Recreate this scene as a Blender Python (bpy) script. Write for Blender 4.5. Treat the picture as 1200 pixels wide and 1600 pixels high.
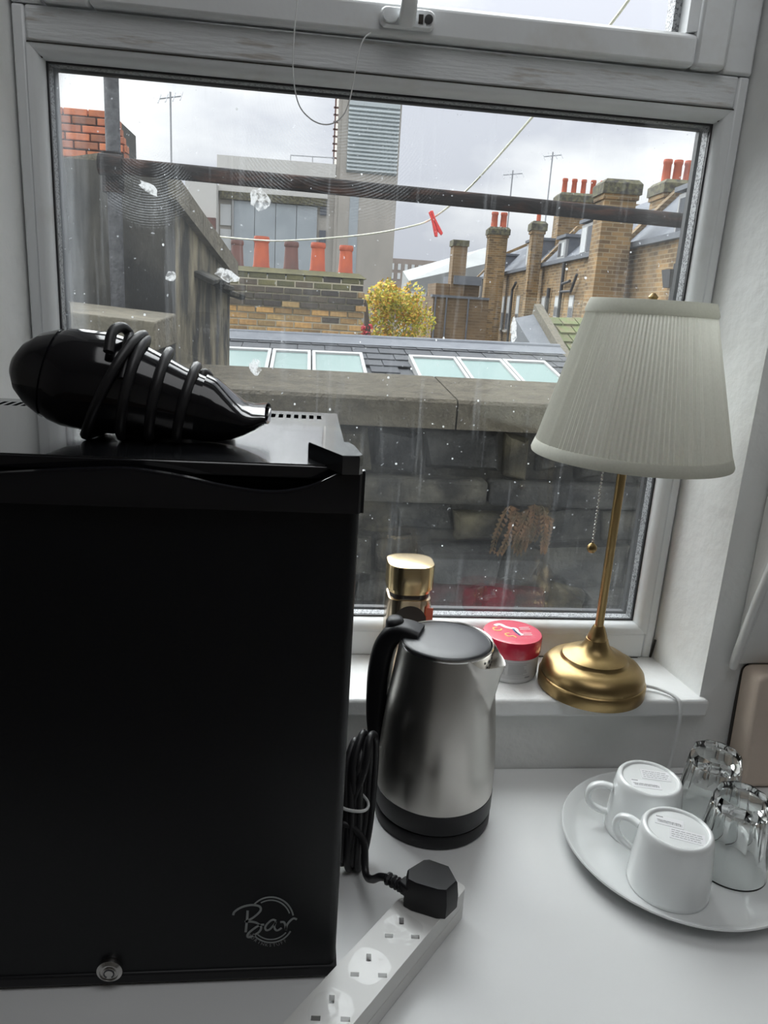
import bpy, bmesh, math, random
from mathutils import Vector, Matrix

random.seed(7)
PI = math.pi
scene = bpy.context.scene
COL = scene.collection
for o in list(bpy.data.objects):
    bpy.data.objects.remove(o)

# ------------------------------------------------------------------ camera
cam_data = bpy.data.cameras.new('camera')
cam = bpy.data.objects.new('camera', cam_data)
COL.objects.link(cam)
cam_data.sensor_fit = 'AUTO'
cam_data.sensor_width = 36.0
cam_data.lens = 36.0 * 1170.0 / 1600.0
cam_data.clip_start = 0.01
cam_data.clip_end = 500
RIGHT = Vector((0.9932, -0.0992, 0.0606))
UP = Vector((-0.0313, 0.2735, 0.9614))
BACK = Vector((-0.1120, -0.9567, 0.2686))
m = Matrix((RIGHT, UP, BACK)).transposed().to_4x4()
m.translation = Vector((0, 0, 0.57))
cam.matrix_world = m
scene.camera = cam

# ------------------------------------------------------------------ render look
vs = scene.view_settings
vs.view_transform = 'Standard'
vs.look = 'None'
vs.gamma = 1.0
vs.use_curve_mapping = False
vs.exposure = 0.0
scene.cycles.use_light_tree = False
scene.cycles.max_bounces = 10
scene.cycles.diffuse_bounces = 4
scene.cycles.glossy_bounces = 4
scene.cycles.transmission_bounces = 10
scene.cycles.transparent_max_bounces = 16
scene.cycles.sample_clamp_indirect = 6.0

# ------------------------------------------------------------------ overcast sky
SKY_STRENGTH = 1.0
world = bpy.data.worlds.new('overcast_sky')
scene.world = world
world.use_nodes = True
wn, wl = world.node_tree.nodes, world.node_tree.links
wn.clear()
w_out = wn.new('ShaderNodeOutputWorld')
w_bg = wn.new('ShaderNodeBackground')
w_tc = wn.new('ShaderNodeTexCoord')
w_sep = wn.new('ShaderNodeSeparateXYZ')
wl.new(w_tc.outputs['Generated'], w_sep.inputs[0])
# brightness grows from horizon to zenith as under any overcast sky
w_ramp = wn.new('ShaderNodeMapRange')
w_ramp.inputs['From Min'].default_value = 0.0
w_ramp.inputs['From Max'].default_value = 1.0
w_ramp.inputs['To Min'].default_value = 1.20
w_ramp.inputs['To Max'].default_value = 3.4
wl.new(w_sep.outputs['Z'], w_ramp.inputs['Value'])
w_map = wn.new('ShaderNodeMapping')
w_map.inputs['Scale'].default_value = (-1.0, 1.0, 2.4)
w_map.inputs['Location'].default_value = (0.4, 0.1, 0.25)
wl.new(w_tc.outputs['Generated'], w_map.inputs[0])
w_noise = wn.new('ShaderNodeTexNoise')
w_noise.inputs['Scale'].default_value = 2.6
w_noise.inputs['Detail'].default_value = 6
w_noise.inputs['Roughness'].default_value = 0.5
wl.new(w_map.outputs[0], w_noise.inputs['Vector'])
w_cr = wn.new('ShaderNodeValToRGB')
w_cr.color_ramp.elements[0].position = 0.42
w_cr.color_ramp.elements[0].color = (0.52, 0.535, 0.60, 1)
w_cr.color_ramp.elements[1].position = 0.68
w_cr.color_ramp.elements[1].color = (1.0, 1.0, 1.0, 1)
wl.new(w_noise.outputs['Fac'], w_cr.inputs[0])
w_mul = wn.new('ShaderNodeMath'); w_mul.operation = 'MULTIPLY'
w_mul.inputs[1].default_value = SKY_STRENGTH
wl.new(w_ramp.outputs[0], w_mul.inputs[0])
wl.new(w_cr.outputs[0], w_bg.inputs['Color'])
wl.new(w_mul.outputs[0], w_bg.inputs['Strength'])
wl.new(w_bg.outputs[0], w_out.inputs[0])

# the sun behind thin cloud, a wide soft source high in front of the window
sun_data = bpy.data.lights.new('veiled_sun', 'SUN')
sun_data.energy = 7.8
sun_data.angle = math.radians(75)
sun_data.color = (0.97, 0.99, 1.0)
sun = bpy.data.objects.new('veiled_sun', sun_data)
COL.objects.link(sun)
SUN_DIR = Vector((-0.33, 0.60, 0.73))          # from the scene towards the sun
sun.rotation_euler = SUN_DIR.to_track_quat('Z', 'Y').to_euler()
sun.location = (-1.5, 5, 6)

# ------------------------------------------------------------------ materials
MATS = {}

def principled(name):
    ma = bpy.data.materials.new(name)
    ma.use_nodes = True
    MATS[name] = ma
    return ma, ma.node_tree.nodes, ma.node_tree.links, ma.node_tree.nodes['Principled BSDF']

def M(name, col, rough=0.5, metal=0.0, col2=None, nscale=8.0, lo=0.35, hi=0.65, detail=5.0,
      stretch=None, bump=0.0, bscale=60.0, spec=0.5, coat=0.0, rand=None, rvar=0.0, aniso=0.0):
    """procedural material: one or two tones mixed by noise, optional fine relief"""
    ma, n, l, b = principled(name)
    b.inputs['Base Color'].default_value = (*col, 1)
    b.inputs['Roughness'].default_value = rough
    b.inputs['Metallic'].default_value = metal
    b.inputs['Specular IOR Level'].default_value = spec
    b.inputs['Coat Weight'].default_value = coat
    if aniso:
        b.inputs['Anisotropic'].default_value = aniso
    tc = n.new('ShaderNodeTexCoord')
    vec = tc.outputs['Object']
    if stretch:
        mp = n.new('ShaderNodeMapping')
        mp.inputs['Scale'].default_value = stretch
        l.new(vec, mp.inputs[0]); vec = mp.outputs[0]
    nz = None
    if col2:
        nz = n.new('ShaderNodeTexNoise')
        nz.inputs['Scale'].default_value = nscale
        nz.inputs['Detail'].default_value = detail
        nz.inputs['Roughness'].default_value = 0.6
        l.new(vec, nz.inputs['Vector'])
        cr = n.new('ShaderNodeValToRGB')
        cr.color_ramp.elements[0].position = lo
        cr.color_ramp.elements[0].color = (*col, 1)
        cr.color_ramp.elements[1].position = hi
        cr.color_ramp.elements[1].color = (*col2, 1)
        l.new(nz.outputs['Fac'], cr.inputs[0])
        out = cr.outputs[0]
        if rand:
            oi = n.new('ShaderNodeObjectInfo')
            r2 = n.new('ShaderNodeValToRGB')
            els = r2.color_ramp.elements
            els[0].position, els[0].color = 0.0, (*rand[0], 1)
            els[1].position, els[1].color = 1.0, (*rand[-1], 1)
            for i, c in enumerate(rand[1:-1]):
                e = els.new((i + 1) / (len(rand) - 1)); e.color = (*c, 1)
            l.new(oi.outputs['Random'], r2.inputs[0])
            mx = n.new('ShaderNodeMix'); mx.data_type = 'RGBA'; mx.blend_type = 'MULTIPLY'
            mx.inputs['Factor'].default_value = 1.0
            l.new(out, mx.inputs['A']); l.new(r2.outputs[0], mx.inputs['B'])
            out = mx.outputs['Result']
        l.new(out, b.inputs['Base Color'])
        if rvar:
            mr = n.new('ShaderNodeMapRange')
            mr.inputs['To Min'].default_value = rough - rvar
            mr.inputs['To Max'].default_value = rough + rvar
            l.new(nz.outputs['Fac'], mr.inputs['Value'])
            l.new(mr.outputs[0], b.inputs['Roughness'])
    if bump:
        bn = n.new('ShaderNodeTexNoise')
        bn.inputs['Scale'].default_value = bscale
        bn.inputs['Detail'].default_value = 4
        l.new(vec, bn.inputs['Vector'])
        bp = n.new('ShaderNodeBump')
        bp.inputs['Strength'].default_value = bump
        bp.inputs['Distance'].default_value = 0.02
        l.new(bn.outputs['Fac'], bp.inputs['Height'])
        l.new(bp.outputs[0], b.inputs['Normal'])
    return ma

M('wall_white', (0.80, 0.81, 0.80), 0.6, col2=(0.72, 0.72, 0.70), nscale=5, lo=.4, hi=.75, bump=0.12, bscale=45)
M('sill_white', (0.84, 0.85, 0.85), 0.35, col2=(0.74, 0.73, 0.71), nscale=9, lo=.5, hi=.8, bump=0.10, bscale=60)
M('upvc', (0.76, 0.78, 0.79), 0.38, col2=(0.60, 0.58, 0.53), nscale=7, lo=.52, hi=.78, bump=0.04, bscale=40)
M('old_paint', (0.70, 0.72, 0.73), 0.5, col2=(0.50, 0.475, 0.44), nscale=14, lo=.56, hi=.66, bump=0.15, bscale=50, stretch=(.7, 1, 6))
M('gasket', (0.025, 0.025, 0.028), 0.5)
M('grime', (0.035, 0.03, 0.025), 0.9)
M('counter', (0.83, 0.84, 0.84), 0.32, col2=(0.79, 0.80, 0.80), nscale=3, lo=.3, hi=.8)
M('room_wall', (0.72, 0.71, 0.69), 0.8, col2=(0.68, 0.67, 0.65), nscale=2)
M('room_floor', (0.20, 0.13, 0.08), 0.5, col2=(0.14, 0.09, 0.05), nscale=3, stretch=(1, 12, 1))
M('fridge_black', (0.004, 0.005, 0.007), 0.42, col2=(0.006, 0.007, 0.009), nscale=300, bump=0.03, bscale=600, spec=0.35)
M('fridge_top', (0.010, 0.011, 0.013), 0.22, col2=(0.014, 0.015, 0.017), nscale=200, bump=0.02, bscale=500, spec=1.0, coat=0.6)
M('gloss_black', (0.008, 0.008, 0.010), 0.10, spec=0.55)
M('satin_black', (0.010, 0.010, 0.012), 0.45, spec=.35)
M('rubber_black', (0.014, 0.014, 0.016), 0.42)
M('logo_grey', (0.34, 0.36, 0.36), 0.4)
M('chrome', (0.62, 0.61, 0.59), 0.22, metal=1.0)
M('dark_metal', (0.06, 0.06, 0.06), 0.5, metal=0.6)
M('lid_black', (0.024, 0.025, 0.029), 0.38, spec=.7)
M('brass', (0.40, 0.285, 0.135), 0.36, metal=1.0, col2=(0.34, 0.24, 0.11), nscale=14, stretch=(1, 1, .3), bump=0.01, bscale=200)
M('gold', (0.83, 0.64, 0.36), 0.20, metal=1.0)
M('bottle_body', (0.52, 0.42, 0.30), 0.22, metal=1.0, col2=(0.62, 0.50, 0.36), nscale=8)
M('label_dark', (0.03, 0.022, 0.018), 0.3)
M('label_red', (0.55, 0.10, 0.05), 0.35)
M('jar_red', (0.62, 0.02, 0.06), 0.25, coat=0.4, col2=(0.72, 0.10, 0.14), nscale=40, lo=.55, hi=.7)
M('jar_pink', (0.86, 0.60, 0.62), 0.3)
M('jar_white', (0.72, 0.73, 0.74), 0.25, coat=0.3)
M('jar_label', (0.58, 0.58, 0.58), 0.4)
M('print_grey', (0.32, 0.32, 0.33), 0.6)
M('print_dark', (0.06, 0.06, 0.07), 0.6)
M('print_blue', (0.06, 0.16, 0.45), 0.4)
M('print_gold', (0.80, 0.48, 0.12), 0.4)
M('paper', (0.86, 0.86, 0.88), 0.6)
M('porcelain', (0.86, 0.88, 0.88), 0.12, coat=0.5)
M('white_plastic', (0.76, 0.76, 0.74), 0.35)
M('slot_dark', (0.05, 0.042, 0.036), 0.7)
M('cord_white', (0.78, 0.79, 0.79), 0.4)
M('nylon', (0.75, 0.76, 0.76), 0.3)
M('beige', (0.66, 0.55, 0.46), 0.6, col2=(0.60, 0.50, 0.42), nscale=12, bump=0.03, bscale=80)
M('coping', (0.120, 0.105, 0.080), 0.95, col2=(0.075, 0.066, 0.052), nscale=24, lo=.35, hi=.65, detail=8, bump=0.6, bscale=90, spec=.2)
M('stub_stone', (0.17, 0.15, 0.112), 0.9, col2=(0.095, 0.085, 0.066), nscale=22, lo=.38, hi=.68, detail=8, bump=0.5, bscale=70)
M('stone', (0.085, 0.083, 0.078), 0.9, col2=(0.018, 0.018, 0.019), nscale=11, lo=.36, hi=.60, detail=10, bump=1.0, bscale=22,
  rand=((0.75, 0.78, 0.8), (1.2, 1.15, 1.0), (0.55, 0.57, 0.62), (1.6, 1.4, .9), (0.9, 0.9, .9)))
M('stone_red', (0.075, 0.012, 0.015), 0.8, col2=(0.03, 0.022, 0.023), nscale=14, lo=.4, hi=.65, bump=0.6, bscale=26)
M('mortar_dark', (0.03, 0.029, 0.028), 0.95, col2=(0.06, 0.057, 0.05), nscale=20, bump=0.4, bscale=60)
M('stucco_dark', (0.026, 0.025, 0.025), 0.95, col2=(0.13, 0.12, 0.105), nscale=6, lo=.42, hi=.78, detail=10, stretch=(1, 1, .45), bump=0.6, bscale=30)
M('stucco_light', (0.035, 0.033, 0.03), 0.95, col2=(0.30, 0.26, 0.18), nscale=6, lo=.42, hi=.68, detail=12, stretch=(1.3, 1.3, .55), bump=0.6, bscale=30)
M('rust', (0.018, 0.015, 0.015), 0.9, col2=(0.085, 0.04, 0.028), nscale=30, lo=.5, hi=.75, stretch=(.3, 1, 1), bump=0.3, bscale=120, spec=.15)
M('iron', (0.05, 0.05, 0.058), 0.6, col2=(0.10, 0.10, 0.11), nscale=60, bump=0.3, bscale=90)
M('line_white', (0.70, 0.70, 0.58), 0.6)
M('pin_red', (0.75, 0.06, 0.06), 0.4)
M('slate', (0.066, 0.069, 0.075), 0.85, col2=(0.09, 0.093, 0.10), nscale=9, spec=.15, rand=((.85, .85, .88), (1.1, 1.1, 1.1), (1, 1, 1.03)))
M('lead', (0.13, 0.14, 0.16), 0.7, col2=(0.16, 0.17, 0.19), nscale=8, spec=.2)
M('frame_white', (0.36, 0.36, 0.36), 0.7, spec=.2)
M('sky_pane', (0.16, 0.23, 0.22), 0.5, spec=0.15)
M('brick_mid', (0.62, 0.42, 0.20), 0.9, col2=(0.42, 0.27, 0.13), nscale=18, bump=0.3, bscale=40,
  rand=((0.85, .85, .85), (1.25, 1.1, .85), (.55, .55, .56), (1.1, 1.15, 1.1), (1.0, .85, .7)))
M('brick_dark', (0.13, 0.11, 0.095), 0.9, col2=(0.085, 0.078, 0.07), nscale=16, bump=0.3, bscale=40,
  rand=((0.8, .8, .8), (1.3, 1.2, 1.0), (.6, .6, .65), (1.0, 1.0, .9)))
M('brick_moss', (0.13, 0.125, 0.08), 0.95, col2=(0.19, 0.18, 0.10), nscale=14, bump=0.4, bscale=40, rand=((.8, .8, .8), (1.2, 1.15, .9)))
M('brick_red', (0.50, 0.17, 0.08), 0.9, col2=(0.36, 0.13, 0.08), nscale=10, bump=0.3, bscale=40,
  rand=((1.1, 1.0, .9), (.45, .55, .6), (1.2, 1.1, .9), (.8, .8, .8)))
M('mortar', (0.50, 0.45, 0.34), 0.95)
M('terracotta', (0.55, 0.13, 0.06), 0.8, col2=(0.42, 0.10, 0.06), nscale=6)
M('terracotta_dark', (0.20, 0.10, 0.085), 0.85, col2=(0.14, 0.08, 0.07), nscale=6)
M('concrete', (0.46, 0.43, 0.39), 0.95, col2=(0.40, 0.38, 0.345), nscale=1.2, stretch=(1, 1, .3))
M('concrete_pale', (0.62, 0.61, 0.58), 0.9)
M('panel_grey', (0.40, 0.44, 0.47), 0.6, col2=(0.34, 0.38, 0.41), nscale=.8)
M('louvre', (0.52, 0.57, 0.58), 0.6)
M('louvre_dark', (0.26, 0.29, 0.30), 0.7)
M('far_brown', (0.30, 0.25, 0.22), 0.9, col2=(0.36, 0.31, 0.28), nscale=.7)
M('far_roof', (0.30, 0.31, 0.31), 0.7, col2=(0.25, 0.26, 0.26), nscale=.6)
M('house_slate', (0.11, 0.12, 0.145), 0.8, col2=(0.17, 0.18, 0.20), nscale=1.6, stretch=(1, 1, 3), bump=.3, bscale=5, spec=.2)
M('stack_moss', (0.16, 0.15, 0.085), 0.95, col2=(0.055, 0.05, 0.045), nscale=9, lo=.38, hi=.62, detail=8, bump=.6, bscale=14)
M('window_dark', (0.10, 0.11, 0.13), 0.15)
M('window_light', (0.62, 0.64, 0.65), 0.3)
M('black_pipe', (0.05, 0.05, 0.055), 0.6)
M('moss_tile', (0.11, 0.135, 0.05), 0.95, col2=(0.15, 0.12, 0.075), nscale=7, lo=.45, hi=.65, rand=((.85, .85, .85), (1.15, 1.15, 1.1)))
M('bark', (0.08, 0.06, 0.045), 0.9)
M('fern', (0.15, 0.075, 0.035), 0.9, col2=(0.05, 0.045, 0.022), nscale=25)
M('rag', (0.20, 0.03, 0.04), 0.9, col2=(0.12, 0.04, 0.045), nscale=12)
M('aerial', (0.35, 0.36, 0.38), 0.6)
M('ground', (0.10, 0.10, 0.09), 0.95)

def brick_mat(name, c1, c2, mort, bw, bh):
    ma, n, l, b = principled(name)
    tc = n.new('ShaderNodeTexCoord')
    sx = n.new('ShaderNodeSeparateXYZ'); l.new(tc.outputs['Object'], sx.inputs[0])
    add = n.new('ShaderNodeMath'); l.new(sx.outputs['X'], add.inputs[0]); l.new(sx.outputs['Y'], add.inputs[1])
    cx = n.new('ShaderNodeCombineXYZ'); l.new(add.outputs[0], cx.inputs['X']); l.new(sx.outputs['Z'], cx.inputs['Y'])
    br = n.new('ShaderNodeTexBrick')
    br.inputs['Scale'].default_value = 1.0
    br.inputs['Brick Width'].default_value = bw
    br.inputs['Row Height'].default_value = bh
    br.inputs['Mortar Size'].default_value = bh * .12
    br.inputs['Color1'].default_value = (*c1, 1); br.inputs['Color2'].default_value = (*c2, 1)
    br.inputs['Mortar'].default_value = (*mort, 1)
    l.new(cx.outputs[0], br.inputs['Vector'])
    nz = n.new('ShaderNodeTexNoise'); nz.inputs['Scale'].default_value = .9; nz.inputs['Detail'].default_value = 6
    l.new(tc.outputs['Object'], nz.inputs['Vector'])
    cr = n.new('ShaderNodeValToRGB')
    cr.color_ramp.elements[0].position = .3; cr.color_ramp.elements[0].color = (.55, .55, .55, 1)
    cr.color_ramp.elements[1].position = .7; cr.color_ramp.elements[1].color = (1.15, 1.1, 1.0, 1)
    l.new(nz.outputs['Fac'], cr.inputs[0])
    mx = n.new('ShaderNodeMix'); mx.data_type = 'RGBA'; mx.blend_type = 'MULTIPLY'; mx.inputs['Factor'].default_value = 1
    l.new(br.outputs['Color'], mx.inputs['A']); l.new(cr.outputs[0], mx.inputs['B'])
    l.new(mx.outputs['Result'], b.inputs['Base Color'])
    b.inputs['Roughness'].default_value = .95
    bp = n.new('ShaderNodeBump'); bp.inputs['Strength'].default_value = .3
    l.new(br.outputs['Fac'], bp.inputs['Height']); bp.invert = True
    l.new(bp.outputs[0], b.inputs['Normal'])
    return ma
brick_mat('house_brick', (0.34, 0.215, 0.095), (0.14, 0.088, 0.045), (0.33, 0.27, 0.18), .30, .10)
brick_mat('house_brick_brown', (0.22, 0.15, 0.09), (0.16, 0.11, 0.07), (0.24, 0.19, 0.13), .22, .075)

def brushed_steel():
    ma, n, l, b = principled('brushed_steel')
    b.inputs['Metallic'].default_value = 1
    b.inputs['Base Color'].default_value = (.56, .54, .51, 1)
    tc = n.new('ShaderNodeTexCoord'); mp = n.new('ShaderNodeMapping'); mp.inputs['Scale'].default_value = (1, 1, 60)
    l.new(tc.outputs['Object'], mp.inputs[0])
    nz = n.new('ShaderNodeTexNoise'); nz.inputs['Scale'].default_value = 14; nz.inputs['Detail'].default_value = 6
    l.new(mp.outputs[0], nz.inputs['Vector'])
    mr = n.new('ShaderNodeMapRange'); mr.inputs['To Min'].default_value = .24; mr.inputs['To Max'].default_value = .40
    l.new(nz.outputs['Fac'], mr.inputs['Value']); l.new(mr.outputs[0], b.inputs['Roughness'])
    bp = n.new('ShaderNodeBump'); bp.inputs['Strength'].default_value = .05; bp.inputs['Distance'].default_value = .002
    l.new(nz.outputs['Fac'], bp.inputs['Height']); l.new(bp.outputs[0], b.inputs['Normal'])
brushed_steel()

def shade_fabric():
    ma, n, l, b = principled('shade_fabric')
    out = n['Material Output']
    d = n.new('ShaderNodeBsdfDiffuse'); t = n.new('ShaderNodeBsdfTranslucent'); mx = n.new('ShaderNodeMixShader')
    tc = n.new('ShaderNodeTexCoord'); nz = n.new('ShaderNodeTexNoise'); nz.inputs['Scale'].default_value = 350
    l.new(tc.outputs['Object'], nz.inputs['Vector'])
    cr = n.new('ShaderNodeValToRGB')
    cr.color_ramp.elements[0].color = (.72, .72, .66, 1); cr.color_ramp.elements[1].color = (.82, .82, .76, 1)
    l.new(nz.outputs['Fac'], cr.inputs[0])
    l.new(cr.outputs[0], d.inputs[0]); l.new(cr.outputs[0], t.inputs[0])
    mx.inputs[0].default_value = .45
    l.new(d.outputs[0], mx.inputs[1]); l.new(t.outputs[0], mx.inputs[2]); l.new(mx.outputs[0], out.inputs[0])
    n.remove(b)
shade_fabric()

def clear_glass(name, tint=(0.97, 0.99, 0.985), rough=0.0):
    ma, n, l, b = principled(name)
    b.inputs['Base Color'].default_value = (*tint, 1)
    b.inputs['Transmission Weight'].default_value = 1
    b.inputs['Roughness'].default_value = rough
    b.inputs['IOR'].default_value = 1.48
clear_glass('tumbler_glass')

def residue(name, lo, hi, scale):
    ma, n, l, b = principled(name); n.remove(b)
    tr = n.new('ShaderNodeBsdfTransparent'); tl = n.new('ShaderNodeBsdfTranslucent'); tl.inputs[0].default_value = (.95, .96, .97, 1)
    df = n.new('ShaderNodeBsdfDiffuse'); df.inputs[0].default_value = (.9, .9, .9, 1)
    dm = n.new('ShaderNodeMixShader'); dm.inputs[0].default_value = .35
    l.new(tl.outputs[0], dm.inputs[1]); l.new(df.outputs[0], dm.inputs[2])
    nz = n.new('ShaderNodeTexNoise'); nz.inputs['Scale'].default_value = scale; nz.inputs['Detail'].default_value = 5
    tc = n.new('ShaderNodeTexCoord'); l.new(tc.outputs['Object'], nz.inputs['Vector'])
    mr = n.new('ShaderNodeMapRange'); mr.inputs['From Min'].default_value = .42; mr.inputs['From Max'].default_value = .60
    mr.inputs['To Min'].default_value = lo; mr.inputs['To Max'].default_value = hi
    l.new(nz.outputs['Fac'], mr.inputs['Value'])
    mx = n.new('ShaderNodeMixShader'); l.new(mr.outputs[0], mx.inputs[0]); l.new(tr.outputs[0], mx.inputs[1]); l.new(dm.outputs[0], mx.inputs[2])
    l.new(mx.outputs[0], n['Material Output'].inputs[0])
residue('tape_film', .10, .75, 160)
residue('speck', .6, 1.0, 60)
def clear_film():
    ma, n, l, b = principled('socket_film'); n.remove(b)
    tr = n.new('ShaderNodeBsdfTransparent'); gl = n.new('ShaderNodeBsdfGlossy'); gl.inputs['Roughness'].default_value = .2
    nz = n.new('ShaderNodeTexNoise'); nz.inputs['Scale'].default_value = 70
    tc = n.new('ShaderNodeTexCoord'); l.new(tc.outputs['Object'], nz.inputs['Vector'])
    bp = n.new('ShaderNodeBump'); bp.inputs['Strength'].default_value = .4; bp.inputs['Distance'].default_value = .004
    l.new(nz.outputs['Fac'], bp.inputs['Height']); l.new(bp.outputs[0], gl.inputs['Normal'])
    mx = n.new('ShaderNodeMixShader'); mx.inputs[0].default_value = .024
    l.new(tr.outputs[0], mx.inputs[1]); l.new(gl.outputs[0], mx.inputs[2]); l.new(mx.outputs[0], n['Material Output'].inputs[0])
clear_film()

def window_glass(name, dirt):
    """thin pane: clear, mirror-like by Fresnel, with a film of dust, streaks and wiped arcs"""
    ma, n, l, b = principled(name)
    n.remove(b)
    out = n['Material Output']
    tr = n.new('ShaderNodeBsdfTransparent'); tr.inputs[0].default_value = (.965, .975, .97, 1)
    gl = n.new('ShaderNodeBsdfGlossy'); gl.inputs['Roughness'].default_value = .01
    ge = n.new('ShaderNodeNewGeometry')      # Schlick reflectance, the same from both sides
    dt = n.new('ShaderNodeVectorMath'); dt.operation = 'DOT_PRODUCT'
    l.new(ge.outputs['Normal'], dt.inputs[0]); l.new(ge.outputs['Incoming'], dt.inputs[1])
    ab = n.new('ShaderNodeMath'); ab.operation = 'ABSOLUTE'; l.new(dt.outputs['Value'], ab.inputs[0])
    om = n.new('ShaderNodeMath'); om.operation = 'SUBTRACT'; om.inputs[0].default_value = 1; l.new(ab.outputs[0], om.inputs[1])
    p5 = n.new('ShaderNodeMath'); p5.operation = 'POWER'; p5.inputs[1].default_value = 5; l.new(om.outputs[0], p5.inputs[0])
    fr = n.new('ShaderNodeMath'); fr.operation = 'MULTIPLY_ADD'; fr.inputs[1].default_value = .96; fr.inputs[2].default_value = .04
    l.new(p5.outputs[0], fr.inputs[0])
    mx = n.new('ShaderNodeMixShader')
    l.new(fr.outputs[0], mx.inputs[0]); l.new(tr.outputs[0], mx.inputs[1]); l.new(gl.outputs[0], mx.inputs[2])
    if not dirt:
        l.new(mx.outputs[0], out.inputs[0]); return
    tl = n.new('ShaderNodeBsdfTranslucent'); tl.inputs[0].default_value = (.80, .84, .88, 1)
    df = n.new('ShaderNodeBsdfDiffuse'); df.inputs[0].default_value = (.72, .76, .80, 1)
    dm = n.new('ShaderNodeMixShader'); dm.inputs[0].default_value = .3
    l.new(tl.outputs[0], dm.inputs[1]); l.new(df.outputs[0], dm.inputs[2])
    tc = n.new('ShaderNodeTexCoord')
    def noise(scale, stretch, lo, hi, amt, detail=5):
        mp = n.new('ShaderNodeMapping'); mp.inputs['Scale'].default_value = stretch
        l.new(tc.outputs['Object'], mp.inputs[0])
        z = n.new('ShaderNodeTexNoise'); z.inputs['Scale'].default_value = scale; z.inputs['Detail'].default_value = detail
        l.new(mp.outputs[0], z.inputs['Vector'])
        r = n.new('ShaderNodeMapRange'); r.inputs['From Min'].default_value = lo; r.inputs['From Max'].default_value = hi
        r.inputs['To Max'].default_value = amt
        l.new(z.outputs['Fac'], r.inputs['Value'])
        return r.outputs[0]
    def math2(op, a, bb):
        x = n.new('ShaderNodeMath'); x.operation = op
        for i, v in enumerate((a, bb)):
            if isinstance(v, (int, float)): x.inputs[i].default_value = v
            else: l.new(v, x.inputs[i])
        return x.outputs[0]
    film = noise(3.2, (1, 1, 1), .35, .8, .055)
    streak = noise(16, (6, 1, .35), .58, .8, .12)
    dots = noise(170, (1, 1, 1), .70, .74, .35, 2)
    total = math2('ADD', math2('ADD', film, streak), dots)
    # chalky run-off along the left edge of the pane
    sp = n.new('ShaderNodeSeparateXYZ'); l.new(tc.outputs['Object'], sp.inputs[0])
    edge = n.new('ShaderNodeMapRange'); edge.inputs['From Min'].default_value = -.255; edge.inputs['From Max'].default_value = -.290
    edge.inputs['To Max'].default_value = 1; l.new(sp.outputs['X'], edge.inputs['Value'])
    run = math2('MULTIPLY', edge.outputs[0], noise(22, (3, 1, .25), .25, .7, .5))
    total = math2('ADD', total, run)
    # wiped arcs
    for cx, cz, rx, rz, arcscale, amt in ((0.03, 0.80, .17, .075, 95, .16), (-.19, .735, .055, .05, 110, .30)):
        vm = n.new('ShaderNodeCombineXYZ')
        l.new(math2('SUBTRACT', sp.outputs['X'], cx), vm.inputs['X'])
        l.new(math2('SUBTRACT', sp.outputs['Z'], cz), vm.inputs['Y'])
        wv = n.new('ShaderNodeTexWave'); wv.wave_type = 'RINGS'; wv.rings_direction = 'Z'
        wv.inputs['Scale'].default_value = arcscale; wv.inputs['Distortion'].default_value = 2.5
        wv.inputs['Detail'].default_value = 2; wv.inputs['Detail Scale'].default_value = 8
        l.new(vm.outputs[0], wv.inputs['Vector'])
        # band mask: near a ring below/around the centre
        ux = math2('DIVIDE', math2('SUBTRACT', sp.outputs['X'], cx), rx)
        uz = math2('DIVIDE', math2('SUBTRACT', sp.outputs['Z'], cz - rz), rz)
        d2 = math2('ADD', math2('MULTIPLY', ux, ux), math2('MULTIPLY', uz, uz))
        mk = n.new('ShaderNodeMapRange'); mk.inputs['From Min'].default_value = 1; mk.inputs['From Max'].default_value = .2
        mk.inputs['To Max'].default_value = amt; l.new(d2, mk.inputs['Value'])
        pw = math2('POWER', wv.outputs['Fac'], 3.0)
        total = math2('ADD', total, math2('MULTIPLY', pw, math2('MULTIPLY', mk.outputs[0], noise(20, (1, 1, 1), .4, .62, 1))))
    tot = math2('MINIMUM', math2('MULTIPLY', total, dirt), .85)
    mz = n.new('ShaderNodeMixShader')
    l.new(tot, mz.inputs[0]); l.new(mx.outputs[0], mz.inputs[1]); l.new(dm.outputs[0], mz.inputs[2])
    l.new(mz.outputs[0], out.inputs[0])
window_glass('pane_dirty', 1.0)
window_glass('pane_clean', 0)

def leaf_mat():
    ma, n, l, b = principled('autumn_leaf')
    g = n.new('ShaderNodeNewGeometry')
    cr = n.new('ShaderNodeValToRGB'); e = cr.color_ramp.elements
    e[0].color = (.22, .26, .03, 1); e[1].color = (.62, .36, .04, 1); e[1].position = 1
    k = e.new(.35); k.color = (.40, .38, .03, 1)
    k = e.new(.65); k.color = (.62, .48, .04, 1)
    k = e.new(.85); k.color = (.60, .28, .04, 1)
    l.new(g.outputs['Random Per Island'], cr.inputs[0]); l.new(cr.outputs[0], b.inputs['Base Color'])
    b.inputs['Roughness'].default_value = .7
leaf_mat()
M('leaf_red', (0.45, 0.03, 0.04), 0.7)

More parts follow.
